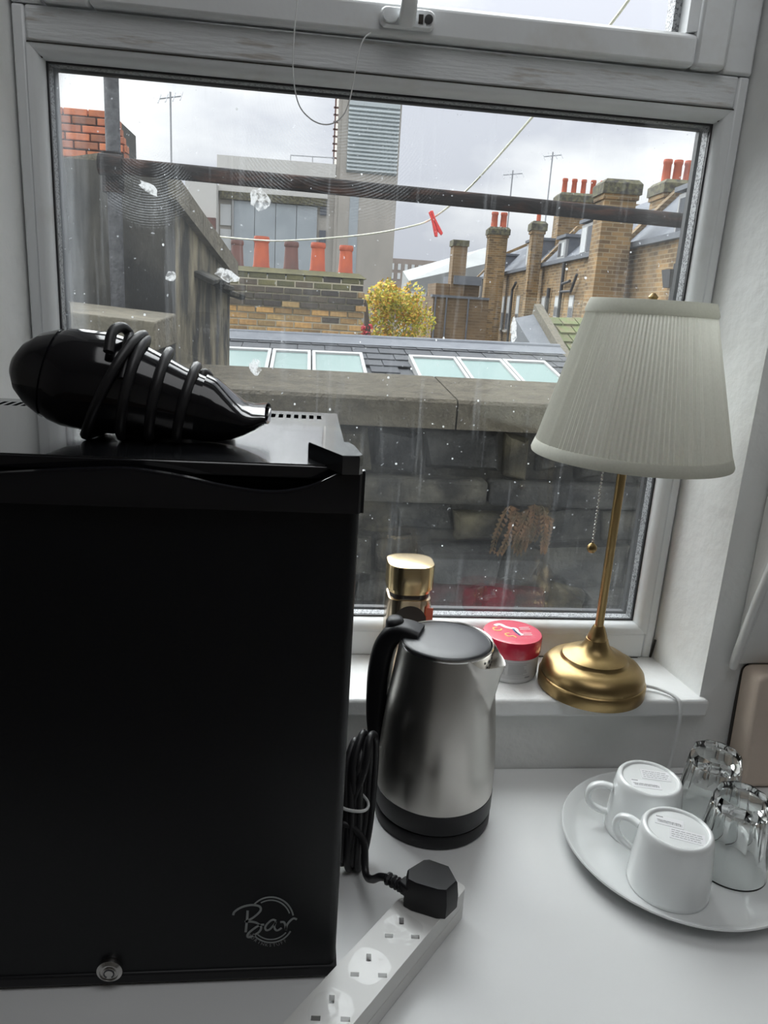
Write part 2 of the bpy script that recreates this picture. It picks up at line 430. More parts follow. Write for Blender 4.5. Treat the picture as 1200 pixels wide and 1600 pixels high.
# ------------------------------------------------------------------ mesh helpers
class MB:
    def __init__(s): s.v, s.f = [], []
    def add(s, vs_, fs):
        k = len(s.v); s.v += [tuple(p) for p in vs_]; s.f += [tuple(i + k for i in f) for f in fs]; return s
    def box(s, x0, x1, y0, y1, z0, z1):
        return s.add([(x0, y0, z0), (x1, y0, z0), (x1, y1, z0), (x0, y1, z0), (x0, y0, z1), (x1, y0, z1), (x1, y1, z1), (x0, y1, z1)],
                     [(0, 3, 2, 1), (4, 5, 6, 7), (0, 1, 5, 4), (1, 2, 6, 5), (2, 3, 7, 6), (3, 0, 4, 7)])
    def loft(s, rings, cap0=True, cap1=True, closed=True):
        k = len(s.v); n = len(rings[0])
        for r in rings: s.v += [tuple(p) for p in r]
        for i in range(len(rings) - 1):
            for j in range(n if closed else n - 1):
                a, b = k + i * n + j, k + i * n + (j + 1) % n
                s.f.append((a, b, b + n, a + n))
        if cap0: s.f.append(tuple(k + j for j in reversed(range(n))))
        if cap1: s.f.append(tuple(k + (len(rings) - 1) * n + j for j in range(n)))
        return s
    def lathe(s, prof, n=48, c=(0, 0, 0), cap0=True, cap1=True):
        rings = [[(c[0] + r * math.cos(2 * PI * j / n), c[1] + r * math.sin(2 * PI * j / n), c[2] + z) for j in range(n)] for r, z in prof]
        return s.loft(rings, cap0, cap1)
    def tube(s, pts, r, n=8, caps=True):
        pts = [Vector(p) for p in pts]
        rings = []
        t0 = (pts[1] - pts[0]).normalized()
        u = t0.orthogonal().normalized()
        for i, p in enumerate(pts):
            t = (pts[min(i + 1, len(pts) - 1)] - pts[max(i - 1, 0)]).normalized()
            u = (u - t * u.dot(t)).normalized()
            w = t.cross(u)
            rr = r[i] if isinstance(r, (list, tuple)) else r
            rings.append([p + (u * math.cos(2 * PI * j / n) + w * math.sin(2 * PI * j / n)) * rr for j in range(n)])
        return s.loft(rings, caps, caps)
    def prism(s, poly, axis, a, b):
        """poly of 2-D points extruded along axis from a to b (x: (y,z), y: (x,z), z: (x,y))"""
        def P(p, t): return {'x': (t, p[0], p[1]), 'y': (p[0], t, p[1]), 'z': (p[0], p[1], t)}[axis]
        return s.loft([[P(p, a) for p in poly], [P(p, b) for p in poly]])
    def grid_plate(s, xs, ys, holes, z0, z1):
        """plate with rectangular through-holes: cells (i,j) in holes are left open"""
        nx, ny = len(xs), len(ys); k = len(s.v)
        for z in (z0, z1):
            for y in ys:
                for x in xs: s.v.append((x, y, z))
        I = lambda i, j, t: k + t * nx * ny + j * nx + i
        solid = lambda i, j: 0 <= i < nx - 1 and 0 <= j < ny - 1 and (i, j) not in holes
        for i in range(nx - 1):
            for j in range(ny - 1):
                if not solid(i, j): continue
                s.f.append((I(i, j, 1), I(i + 1, j, 1), I(i + 1, j + 1, 1), I(i, j + 1, 1)))
                s.f.append((I(i, j, 0), I(i, j + 1, 0), I(i + 1, j + 1, 0), I(i + 1, j, 0)))
                for (di, dj, a, b) in ((-1, 0, (i, j + 1), (i, j)), (1, 0, (i + 1, j), (i + 1, j + 1)), (0, -1, (i, j), (i + 1, j)), (0, 1, (i + 1, j + 1), (i, j + 1))):
                    if not solid(i + di, j + dj):
                        s.f.append((I(*a, 0), I(*b, 0), I(*b, 1), I(*a, 1)))
        return s
    def xf(s, fn):
        s.v = [tuple(fn(Vector(p))) for p in s.v]; return s
    def build(s, name, mat, parent=None, smooth=None, bevel=0, world=False, segs=2):
        me = bpy.data.meshes.new(name)
        v = s.v
        if world and parent is not None:
            off = parent.location if parent.parent is None else parent.location + parent.parent.location
            v = [(p[0] - off[0], p[1] - off[1], p[2] - off[2]) for p in v]
        me.from_pydata(v, [], s.f)
        bm = bmesh.new(); bm.from_mesh(me); bmesh.ops.recalc_face_normals(bm, faces=bm.faces); bm.to_mesh(me); bm.free()
        me.update()
        if smooth is not None:
            me.shade_smooth()
            me.set_sharp_from_angle(angle=math.radians(smooth))
        o = bpy.data.objects.new(name, me)
        COL.objects.link(o)
        me.materials.append(MATS[mat])
        if parent is not None: o.parent = parent
        if bevel:
            b = o.modifiers.new('bevel', 'BEVEL'); b.width = bevel; b.segments = segs; b.limit_method = 'ANGLE'; b.angle_limit = math.radians(35)
            if smooth is None:
                me.shade_smooth(); me.set_sharp_from_angle(angle=math.radians(80))
            b.harden_normals = False
        return o

def empty(name, loc=(0, 0, 0), rotz=0, rot=None):
    o = bpy.data.objects.new(name, None); COL.objects.link(o)
    o.location = loc; o.rotation_euler = rot if rot else (0, 0, rotz)
    o.empty_display_size = .05
    return o
def tag(o, label=None, cat=None, group=None, kind=None):
    if label: o['label'] = label
    if cat: o['category'] = cat
    if group: o['group'] = group
    if kind: o['kind'] = kind
    return o
def thing(name, label, cat, loc=(0, 0, 0), rotz=0, group=None, rot=None):
    return tag(empty(name, loc, rotz, rot), label, cat, group)
def struct(o): o['kind'] = 'structure'; return o
def copy_obj(o, parent=None, loc=None, rotz=None):
    c = o.copy(); COL.objects.link(c); c.parent = parent
    if loc is not None: c.location = loc
    if rotz is not None: c.rotation_euler = (0, 0, rotz)
    return c
def catmull(pts, n=8, closed=False):
    P = [Vector(p) for p in pts]; out = []; N = len(P)
    for i in range(N if closed else N - 1):
        if closed: a, b, c, d = P[(i - 1) % N], P[i], P[(i + 1) % N], P[(i + 2) % N]
        else: a, b, c, d = P[max(i - 1, 0)], P[i], P[i + 1], P[min(i + 2, N - 1)]
        for k in range(n):
            t = k / n
            out.append(.5 * ((2 * b) + (c - a) * t + (2 * a - 5 * b + 4 * c - d) * t * t + (3 * b - a - 3 * c + d) * t ** 3))
    if not closed: out.append(P[-1])
    return out
def arc(cx, cy, r, a0, a1, n=10):
    return [(cx + r * math.cos(math.radians(a0 + (a1 - a0) * i / n)), cy + r * math.sin(math.radians(a0 + (a1 - a0) * i / n))) for i in range(n + 1)]
def roundrect(w, h, r, n=5):
    return arc(w / 2 - r, h / 2 - r, r, 0, 90, n) + arc(-w / 2 + r, h / 2 - r, r, 90, 180, n) + arc(-w / 2 + r, -h / 2 + r, r, 180, 270, n) + arc(w / 2 - r, -h / 2 + r, r, 270, 360, n)
def ribbon(mb, pts, w, to3, thick=.0004):
    """flat stroke of width w along 2-D pts, mapped into space by to3(u, v, height)"""
    n = len(pts); L, R_ = [], []
    for i in range(n):
        a, b = pts[max(i - 1, 0)], pts[min(i + 1, n - 1)]
        dx, dy = b[0] - a[0], b[1] - a[1]; d = math.hypot(dx, dy) or 1
        nx, ny = -dy / d * w / 2, dx / d * w / 2
        L.append((pts[i][0] + nx, pts[i][1] + ny)); R_.append((pts[i][0] - nx, pts[i][1] - ny))
    rings = [[to3(*L[i], 0), to3(*L[i], thick), to3(*R_[i], thick), to3(*R_[i], 0)] for i in range(n)]
    mb.loft(rings); return mb
def text_tris(body, size):
    cu = bpy.data.curves.new('txt', 'FONT'); cu.body = body; cu.size = size; cu.align_x = 'CENTER'; cu.resolution_u = 2
    ob = bpy.data.objects.new('txt', cu); COL.objects.link(ob)
    dg = bpy.context.evaluated_depsgraph_get()
    me = bpy.data.meshes.new_from_object(ob.evaluated_get(dg))
    v = [tuple(p.co) for p in me.vertices]; f = [tuple(p.vertices) for p in me.polygons]
    bpy.data.objects.remove(ob); bpy.data.curves.remove(cu); bpy.data.meshes.remove(me)
    return v, f
# ================================================================== ROOM SHELL
SILL_Z = 0.1035
YW = 0.9324          # room-side face of the window frame
def wall_ring():
    y0, y1, y2 = .8235, .955, 1.09
    outer = [(-7, -6), (8, -6), (8, 5), (-7, 5)]
    ia = [(-.335, .09), (.523, .09), (.523, 1.49), (-.335, 1.49)]
    ib = [(-.317, .09), (.507, .09), (.507, 1.46), (-.317, 1.46)]
    mb = MB()
    rings = []
    ic = [(-.47, -.02), (.66, -.02), (.66, 1.56), (-.47, 1.56)]
    for (pts, y) in ((outer, y0), (ia, y0), (ib, y1), (ib, .984), (ic, .986), (ic, y2), (outer, y2)):
        rings.append([(p[0], y, p[1]) for p in pts])
    mb.loft(rings, False, False)
    k = len(mb.v)
    n = 4
    for j in range(4):      # outer rim closes the shell
        a, b = j, (j + 1) % 4
        mb.f.append((a, b, 24 + b, 24 + a))
    return mb
struct(wall_ring().build('wall_back', 'wall_white'))
struct(MB().box(-1.9, 1.5, -2.6, .8235, -.90, -.86).build('floor', 'room_floor'))
struct(MB().box(-1.9, 1.5, -2.6, .8235, 1.75, 1.79).build('ceiling', 'room_wall'))
struct(MB().box(-1.95, -1.9, -2.6, .8235, -.86, 1.75).build('wall_left', 'room_wall'))
struct(MB().box(1.5, 1.55, -2.6, .8235, -.86, 1.75).build('wall_far_right', 'room_wall'))
struct(MB().box(-1.9, 1.5, -2.65, -2.6, -.86, 1.75).build('wall_front', 'room_wall'))
# unseen luminous panel added overhead to fill the room with light
ma_, n_, l_, b_ = principled('fill_panel_glow')
b_.inputs['Base Color'].default_value = (.9, .9, .88, 1)
b_.inputs['Emission Color'].default_value = (.97, .98, 1.0, 1)
b_.inputs['Emission Strength'].default_value = 1.9
cl = thing('added_fill_panel', 'unseen square luminous panel added above the worktop as room fill', 'lamp', (.25, .06, 1.75))
MB().box(-.52, .52, -.52, .52, -.035, 0).build('panel_frame', 'upvc', cl, bevel=.004)
MB().box(-.48, .48, -.48, .48, -.042, -.0355).build('fill_panel_face', 'fill_panel_glow', cl)
# boxed-in sloping soffit beside the reveal, its lower edge climbing towards the room
sof = [(.823, .150), (.812, .160), (.782, .290), (.70, .56), (.52, 1.10), (.50, 1.75), (.823, 1.75)]
struct(MB().prism(sof, 'x', .556, .90).build('wall_right', 'wall_white', bevel=.006))
struct(MB().tube(catmull([(.556, .816, .150), (.553, .808, .180), (.553, .779, .298), (.555, .70, .56), (.556, .52, 1.10)], 6), .0055, 8).build('trim_1', 'wall_white', smooth=60))

# ================================================================== WINDOW
win = struct(empty('window_1', (0.095, YW, SILL_Z)))
GX0, GX1, GZ0, GZ1 = -.2895, .4795, .1535, .8006
FX0, FX1 = -.317, .507
def frame_bar(name, x0, x1, z0, z1, y0=YW, y1=.984, mat='upvc', parent=win, bevel=.003):
    return MB().box(x0, x1, y0, y1, z0, z1).build(name, mat, parent, bevel=bevel, world=True)
frame_bar('frame_jamb', FX0, GX0 - .014, SILL_Z, .849)
frame_bar('frame_jamb', GX1 + .014, FX1, SILL_Z, .849)
frame_bar('upper_jamb', FX0, -.2868, .8495, 1.46, YW - .002)
frame_bar('upper_jamb', .4712, FX1, .8495, 1.46, YW - .002)
frame_bar('bottom_rail', GX0 - .014, GX1 + .014, SILL_Z, GZ0 - .0125)
frame_bar('transom', GX0 - .014, GX1 + .014, .8135, .8490, mat='old_paint')
frame_bar('head_rail', -.2868, .4712, 1.43, 1.46)
# glazing beads: mitred, rounded towards the glass
def bead(name, a, b, out, w, mat='upvc'):
    """a, b: inner corners on the glass line; out: unit direction away from the glass (x,z)"""
    prof = [(0, .018), (.001, .012), (.30 * w, .004), (.62 * w, .0005), (w, -.001), (w, .022), (0, .022)]
    d = Vector((b[0] - a[0], b[1] - a[1])).normalized()
    r0, r1 = [], []
    for o, y in prof:
        r0.append((a[0] + out[0] * o - d.x * o, YW + y, a[1] + out[1] * o - d.y * o))
        r1.append((b[0] + out[0] * o + d.x * o, YW + y, b[1] + out[1] * o + d.y * o))
    return MB().loft([r0, r1]).build(name, mat, win, smooth=35, world=True)
bead('glazing_bead', (GX0, GZ0), (GX1, GZ0), (0, -1), .0125)
bead('glazing_bead', (GX1, GZ0), (GX1, GZ1), (1, 0), .014)
bead('glazing_bead', (GX1, GZ1), (GX0, GZ1), (0, 1), .0129)
bead('glazing_bead', (GX0, GZ1), (GX0, GZ0), (-1, 0), .014)
# dark seams where the beads meet the frame
MB().box(GX0 - .013, GX1 + .013, YW - .0012, YW + .004, .8128, .8140).build('bead_seam', 'grime', win, world=True)
for sx, a, b in ((GX0, -.0135, -.001), (GX1, .0135, .001)):
    MB().tube([(sx + a, YW - .0006, GZ1 + .0128), (sx + b, YW + .010, GZ1 + .001)], .0006, 5).build('mitre_seam', 'grime', win, world=True)
# rubber gasket ring and perforated spacer ring inside the double glazing
def ring_rect(name, x0, x1, z0, z1, t, y0, y1, mat):
    rings = []
    o = [(x0, z0), (x1, z0), (x1, z1), (x0, z1)]; i = [(x0 + t, z0 + t), (x1 - t, z0 + t), (x1 - t, z1 - t), (x0 + t, z1 - t)]
    mb = MB()
    for pts, y in ((o, y0), (i, y0), (i, y1), (o, y1), (o, y0)): rings.append([(p[0], y, p[1]) for p in pts])
    mb.loft(rings, False, False)
    return mb.build(name, mat, win, world=True)
ring_rect('gasket', GX0 - .002, GX1 + .002, GZ0 - .002, GZ1 + .002, .004, YW + .0175, YW + .0215, 'gasket')
M('spacer', (0.34, 0.35, 0.36), 0.5, metal=.3, col2=(0.10, 0.10, 0.11), nscale=420, lo=.50, hi=.58, detail=1)
ring_rect('spacer', GX0 - .002, GX1 + .002, GZ0 - .002, GZ1 + .002, .0025, YW + .026, YW + .040, 'spacer')
ring_rect('outer_frame_edge', GX0 - .006, GX1 + .006, GZ0 - .006, GZ1 + .006, .0075, YW + .047, YW + .056, 'gasket')
MB().box(GX0 - .002, GX1 + .002, YW + .0216, YW + .0256, GZ0 - .002, GZ1 + .002).build('inner_pane', 'pane_clean', win, world=True)
op = MB().add([(GX0 - .004, YW + .0435, GZ0 - .004), (GX1 + .004, YW + .0435, GZ0 - .004), (GX1 + .004, YW + .0435, GZ1 + .004), (GX0 - .004, YW + .0435, GZ1 + .004)], [(0, 1, 2, 3)]).build('outer_pane', 'pane_dirty', win)
op.location = -win.location
# opening sash above the transom
SX0, SX1, SZ0, SZ1 = -.285, .469, .851, 1.425
YS = YW - .012
sash = empty('opening_sash', (0, 0, 0)); sash.parent = win
SGX0, SGX1, SGZ0, SGZ1 = SX0 + .050, .419, .8876, 1.385
def sash_bar(x0, x1, z0, z1): return MB().box(x0, x1, YS, YS + .05, z0, z1).build('sash_rail', 'upvc', sash, bevel=.004, world=True)
sash_bar(SX0, SGX0, SZ0, SZ1); sash_bar(SGX1 + .012, SX1, SZ0, SZ1)
sash_bar(SGX0, SGX1 + .012, SZ0, SGZ0 - .006); sash_bar(SGX0, SGX1 + .012, SGZ1, SZ1)
MB().prism([(YS + .004, SGZ0 - .007), (YS + .030, SGZ0 - .007), (YS + .030, SGZ0), (YS + .012, SGZ0 - .001)], 'x', SGX0, SGX1 + .012).build('sash_bead', 'upvc', sash, world=True)
MB().prism([(SGX1 + .013, YS + .004), (SGX1 + .013, YS + .030), (SGX1, YS + .030), (SGX1 + .002, YS + .012)], 'z', SGZ0, SGZ1).build('sash_bead', 'upvc', sash, world=True)
MB().box(SGX1 - .008, SGX1, YS + .030, YS + .05, SGZ0, SGZ1).build('sash_spacer', 'spacer', sash, world=True)
MB().box(SGX0, SGX1, YS + .028, YS + .032, SGZ0, SGZ1).build('sash_pane', 'pane_clean', sash, world=True)
# lever handle on the bottom rail of the sash
hb = MB()
pl = roundrect(.060, .0185, .007, 4)
hb.loft([[(.099 + p[0], YS, .866 + p[1]) for p in pl], [(.099 + p[0], YS - .007, .866 + p[1]) for p in pl], [(.099 + p[0] * .94, YS - .009, .866 + p[1] * .88) for p in pl]])
hb.build('handle_plate', 'upvc', sash, smooth=40, world=True)
b = MB(); pl = roundrect(.017, .0135, .0065, 4)
b.loft([[(.0800 + p[0], YS - .008, .866 + p[1]) for p in pl], [(.0800 + p[0] * .93, YS - .0118, .866 + p[1] * .93) for p in pl]])
b.build('handle_button', 'upvc', sash, smooth=40, world=True)
b = MB(); pts = [(.0975, YS - .010, .862), (.0975, YS - .021, .866), (.0978, YS - .026, .880), (.0985, YS - .028, .91), (.099, YS - .027, .965)]
rings = []
for i, p in enumerate(catmull(pts, 5)):
    w = .0095 - .0012 * min(1, i / 12)
    q = roundrect(2 * w, .011, .004, 3)
    tilt = min(1, i / 9)
    rings.append([(p[0] + a, p[1] + bb * tilt, p[2] + bb * (1 - tilt)) for a, bb in q])
b.loft(rings); b.build('handle_lever', 'upvc', sash, smooth=50, world=True)
MB().box(.1105, .1155, YS - .0100, YS - .0085, .861, .870).build('handle_slot', 'grime', sash, world=True)
MB().lathe([(.0045, 0), (.0045, .0022), (.002, .0024)], 16).xf(lambda p: Vector((.1215 + p.x, YS - .0086 - p.z, .866 + p.y))).build('handle_lock', 'dark_metal', sash, smooth=40, world=True)
# interior sill board
MB().box(-.36, .532, .812, .982, SILL_Z - .0235, SILL_Z).build('sill_board', 'sill_white', win, bevel=.004, world=True)
# cracked paint lines and dirt in the corners
for pts, r in (([(.505, YW - .001, SILL_Z + .002), (.507, YW - .004, SILL_Z + .03)], .0016), ([(.4865, YW - .0008, SILL_Z + .0008), (.30, YW - .0008, SILL_Z + .0008)], .0006)):
    MB().tube(pts, r, 5).build('dirt_line', 'grime', win, world=True)
# peeled bits of tape, left on the glass
def tape(cx, cz, w, h, rot):
    mb = MB(); n = 14; pts = []
    for i in range(n):
        a = 2 * PI * i / n
        rr = random.uniform(.75, 1.1)
        x, z = w / 2 * math.cos(a) * rr * 1.15, h / 2 * math.sin(a) * rr * 1.15
        pts.append((cx + x * math.cos(rot) - z * math.sin(rot), cz + x * math.sin(rot) + z * math.cos(rot)))
    mb.prism(pts, 'y', YW + .0212, YW + .0214)
    return mb.build('tape_residue', 'tape_film', win, world=True)
for cx, cz, w, h, r in ((-.058, .677, .022, .026, .5), (-.184, .680, .022, .010, -.5), (-.161, .585, .013, .011, .2), (-.095, .590, .026, .013, -.3), (-.060, .484, .014, .018, .1), (.262, .545, .008, .03, .1)):
    tape(cx, cz, w, h, r)
sp = MB()
for i in range(130):
    x, z = random.uniform(GX0, GX1), random.uniform(GZ0, GZ1)
    if random.random() < .6: z = random.gauss(.46, .08)
    if not (GZ0 + .01 < z < GZ1 - .01): continue
    r = random.choice((.0005, .0006, .0008, .0011, .0016)); a = random.uniform(0, PI)
    pts = [(x + r * math.cos(a + k) * random.uniform(.7, 1.3), z + r * math.sin(a + k) * random.uniform(.7, 1.3)) for k in (0, 1.2, 2.5, 3.8, 5.0)]
    sp.prism(pts, 'y', YW + .0438, YW + .0441)
tag(sp.build('paint_speck', 'speck', win, world=True), 'white specks of paint and dried rain on the glass', kind='stuff')

# ================================================================== COUNTER
tag(MB().box(-1.0, 1.48, .27, .8225, -.035, 0).build('worktop', 'counter', bevel=.003), 'white laminate worktop running under the window sill', 'worktop')
# ================================================================== OUTSIDE, NEAR
# parapet across the light well: rubble stones, a string course and coping slabs
par = thing('parapet_wall', 'dark rubble stone parapet wall with flat coping just outside the window', 'wall', (.4, 1.9, -1.2))
MB().box(-.352, 2.4, 1.76, 2.02, -1.2, .30).build('backing', 'mortar_dark', par, world=True)
def stone_mb(w, h, d, j):
    q = lambda s: random.uniform(-s, s)
    b = [(-w / 2, -h / 2), (w / 2, -h / 2), (w / 2, h / 2), (-w / 2, h / 2)]
    b = [(x + q(j), z + q(j)) for x, z in b]
    k = min(w, h) * .14
    mid = [(x - math.copysign(k * .25, x), z - math.copysign(k * .25, z)) for x, z in b]
    fr = [(x - math.copysign(k, x), z - math.copysign(k, z)) for x, z in b]
    mb = MB(); mb.loft([[(x, .04, z) for x, z in b], [(x, -d * .55, z) for x, z in mid], [(x, -d + q(d * .25), z) for x, z in fr]])
    return mb
z = .292
rows = [(.115, 'stone'), (None, None), (.095, 'stone'), (.11, 'stone'), (.10, 'stone'), (.12, 'stone'), (.11, 'stone'), (.12, 'stone'), (.12, 'stone')]
for h, mt in rows:
    if h is None:
        # string course of long slabs
        x = -.35
        while x < 2.2:
            w = random.uniform(.5, .8)
            MB().box(x + .003, x + w - .003, 1.705, 1.80, z - .062, z - .004).build('string_slab', 'coping' if False else 'stone', par, bevel=.008, world=True)
            x += w
        z -= .066; continue
    x = -.35
    while x < 2.1:
        w = random.uniform(.09, .24)
        red = (z < -.05 and z > -.16 and .22 < x + w / 2 < .62)
        o = stone_mb(w - .008, h * random.uniform(.80, 1.0) - .006, random.uniform(.012, .035), .014).build('stone', 'stone_red' if red else 'stone', par, smooth=50)
        o.location = (x + w / 2 - .4, 1.757 - 1.9 + random.uniform(-.012, .008), z - h / 2 + 1.2 + random.uniform(-.006, .006))
        o.rotation_euler = (random.uniform(-.05, .05), random.uniform(-.06, .06), random.uniform(-.05, .05))
        x += w
    z -= h
# coping slabs, slightly weathered towards the window
cz = lambda y: .364 + (y - 1.70) * .06
for x0, x1 in ((-.355, .352), (.356, 1.15), (1.155, 2.4)):
    MB().loft([[(x, 1.700, .297), (x, 1.700, .357), (x, 1.708, .3645), (x, 2.05, cz(2.05)), (x, 2.06, .30)] for x in (x0, x1)]).build('coping_slab', 'coping', par, smooth=30, world=True)

# withered fern in a joint
fern = thing('withered_fern', 'brown withered fern hanging from a joint in the stone wall', 'plant', (.565, 1.735, .10))
for k in range(12):
    L = random.uniform(.03, .11); a = random.uniform(-.7, .7); out = random.uniform(.015, .05); ox, oz = random.uniform(-.04, .04), random.uniform(-.03, .02)
    st = [(ox, 0, oz), (ox + a * L * .35, -out, oz + .012), (ox + a * L * random.uniform(.4, .9), -out * 1.3, oz - L * .45), (ox + a * L * random.uniform(.5, 1.1), -out * 1.1, oz - L)]
    P = catmull(st, 6)
    mb = MB(); mb.tube(P, .0012, 4)
    for i in range(3, len(P) - 1):
        for s in (-1, 1):
            p = P[i]; l_ = .018 * (1 - i / len(P) * .6)
            mb.add([p, p + Vector((s * l_, random.uniform(-.006, .006), -.006)), p + Vector((s * l_ * .6, 0, -.014))], [(0, 1, 2)])
    mb.build('frond', 'fern', fern)

# neighbouring wall on the left: blackened render, raking coping, ledge, stub pier
lw = thing('rendered_wall', 'tall blackened rendered wall with raking stone coping beyond the left of the window', 'wall', (-.6, 2.3, -1.2))
MB().loft([[(-1.6, 2.12, -1.2), (-.372, 2.12, -1.2), (-.365, 2.12, .862), (-.48, 2.12, .872), (-1.6, 2.12, .86)],
           [(-1.6, 2.5, -1.2), (-.372, 2.5, -1.2), (-.365, 2.5, .862), (-.48, 2.5, .872), (-1.6, 2.5, .86)]]).build('near_face', 'stucco_dark', lw, world=True)
# receding wing with sloping top
A0, A1 = (-.372, 2.14), (-.308, 3.2)
MB().loft([[(A0[0], A0[1], -1.2), (A0[0], A0[1], .84), (A1[0], A1[1], .675), (A1[0], A1[1], -1.2)],
           [(A0[0] - .30, A0[1], -1.2), (A0[0] - .30, A0[1], .84), (A1[0] - .30, A1[1], .675), (A1[0] - .30, A1[1], -1.2)]]).build('receding_face', 'stucco_light', lw, world=True)
for t0, t1 in ((0.0, .34), (.345, .68), (.685, 1.03)):
    pt = lambda t, dx, dz: (A0[0] + (A1[0] - A0[0]) * t + dx, A0[1] + (A1[1] - A0[1]) * t, .84 + (.675 - .84) * t + dz)
    MB().loft([[pt(t0, .028, -.045), pt(t0, .028, .020), pt(t0, -.15, .055), pt(t0, -.32, .02)],
               [pt(t1, .028, -.045), pt(t1, .028, .020), pt(t1, -.15, .055), pt(t1, -.32, .02)]]).build('raking_coping', 'stub_stone', lw, world=True)
# broken slate ledge
for i in range(6):
    t = .40 + i * .115
    c = Vector((A0[0] + (A1[0] - A0[0]) * t, A0[1] + (A1[1] - A0[1]) * t, .625 - i * .011))
    w = .065
    mb = MB().box(-.05, .045 + random.uniform(0, .02), -w, w, -.008, .008)
    o = mb.build('ledge_slate', 'stone', lw, bevel=.003)
    o.location = c - Vector(lw.location); o.rotation_euler = (random.uniform(-.1, .1), .25 + random.uniform(-.1, .15), random.uniform(-.2, .2))
stub = thing('stub_pier', 'short pier topped by a square-ended pale stone coping block left of the parapet', 'pier', (-.55, 1.83, -1.2))
MB().box(-.95, -.36, 1.74, 1.95, -1.2, .452).build('pier_body', 'stucco_dark', stub, world=True)
MB().loft([[(-.95, 1.70, .445), (-.95, 1.70, .540), (-.95, 1.98, .548), (-.95, 1.98, .445)], [(-.322, 1.70, .438), (-.322, 1.70, .500), (-.322, 1.98, .512), (-.322, 1.98, .438)]]).build('coping_block', 'stub_stone', stub, bevel=.004, world=True)

# iron rail across the window
rail = thing('iron_rail', 'rusty iron rail crossing outside the whole window', 'rail', (-.48, 2.03, -.2))
MB().tube([(-.455, 2.0, .846), (1.6, 2.0, .813)], .0185, 16).build('rail_tube', 'rust', rail, smooth=60, world=True)
MB().tube([(-.480, 2.045, -.2), (-.475, 2.045, 1.5)], .0175, 16).build('upright_pipe', 'iron', rail, smooth=60, world=True)
MB().tube([(-.480, 2.045, .79), (-.4785, 2.045, .88)], .026, 14).build('pipe_coupler', 'rust', rail, smooth=50, world=True)
MB().tube([(-.500, 2.0, .847), (-.445, 2.0, .846)], .0245, 14).build('rail_coupler', 'rust', rail, smooth=50, world=True)

# clothes line and peg
LP = [(-.334, 3.0, .769), (-.18, 2.85, .757), (-.068, 2.7, .752), (.157, 2.5, .769), (.291, 2.3, .787), (.364, 2.3, .820), (.420, 2.1, .878), (.484, 1.8, .984), (.512, 1.4, 1.068), (.53, 1.2, 1.16)]
tag(MB().tube(catmull(LP, 8), .0026, 6).build('clothes_line', 'line_white', smooth=60), 'thin pale clothes line sagging from the left wall and rising to the right', 'clothes line')
peg = thing('clothes_peg', 'red plastic peg clipped on the clothes line', 'peg', (.362, 2.285, .800), rot=(0, math.radians(-25), 0))
for s in (-1, 1):
    q = [(s * .0006, .036), (s * .0065, .034), (s * .0060, .012), (s * .0075, 0), (s * .0105, -.018), (s * .0125, -.034), (s * .0060, -.038), (s * .0006, -.024)]
    MB().prism(q, 'y', -.005, .005).build('peg_half', 'pin_red', peg, bevel=.001)
MB().tube([(-.006, 0, .010), (.006, 0, .010)], .0042, 10).build('peg_spring', 'chrome', peg, smooth=50)
# ================================================================== OUTSIDE, MIDDLE DISTANCE
def brick_mb(w, h, d):
    mb = MB(); a, b, c = w / 2, h / 2, d / 2; k = .006
    mb.loft([[(-a, c, -b), (a, c, -b), (a, c, b), (-a, c, b)], [(-a, -c + k, -b), (a, -c + k, -b), (a, -c + k, b), (-a, -c + k, b)],
             [(-a + k, -c, -b + k), (a - k, -c, -b + k), (a - k, -c, b - k), (-a + k, -c, b - k)]])
    return mb
def lay_bricks(parent, x0, x1, z0, nrows, ch, bw, yfront, matfn, ends=True, jit=.004, depth=.10, clip=None, offs=None):
    """individual bricks in running bond on a face looking towards -y; alike bricks share a mesh"""
    cache = {}
    for r in range(nrows):
        zc = z0 + (r + .5) * ch
        o_ = offs(r) if offs else 0
        x = x0 - o_ - (bw / 2 if r % 2 else 0)
        while x < x1 + o_ - .01:
            xa, xb = max(x, x0 - o_), min(x + bw, x1 + o_)
            if xb - xa > .03:
                mt = matfn(r, (xa + xb) / 2)
                key = (round(xb - xa, 3), mt)
                if key not in cache:
                    ob = brick_mb(xb - xa - .016, ch - .017, depth).build('brick', mt, parent); cache[key] = ob
                else:
                    ob = copy_obj(cache[key], parent)
                ob.location = Vector(((xa + xb) / 2, yfront + depth / 2 - o_ + random.uniform(-jit, jit), zc)) - Vector(parent.location)
            x += bw
def pot_mb(r0, r1, h, n=14):
    return MB().lathe([(r0, 0), (r0, h * .06), (r0 * .93, h * .10), (r1, h * .80), (r1 * 1.14, h * .83), (r1 * 1.16, h * .93), (r1 * 1.05, h), (r1 * .78, h), (r1 * .7, h * .7)], n, cap1=True)

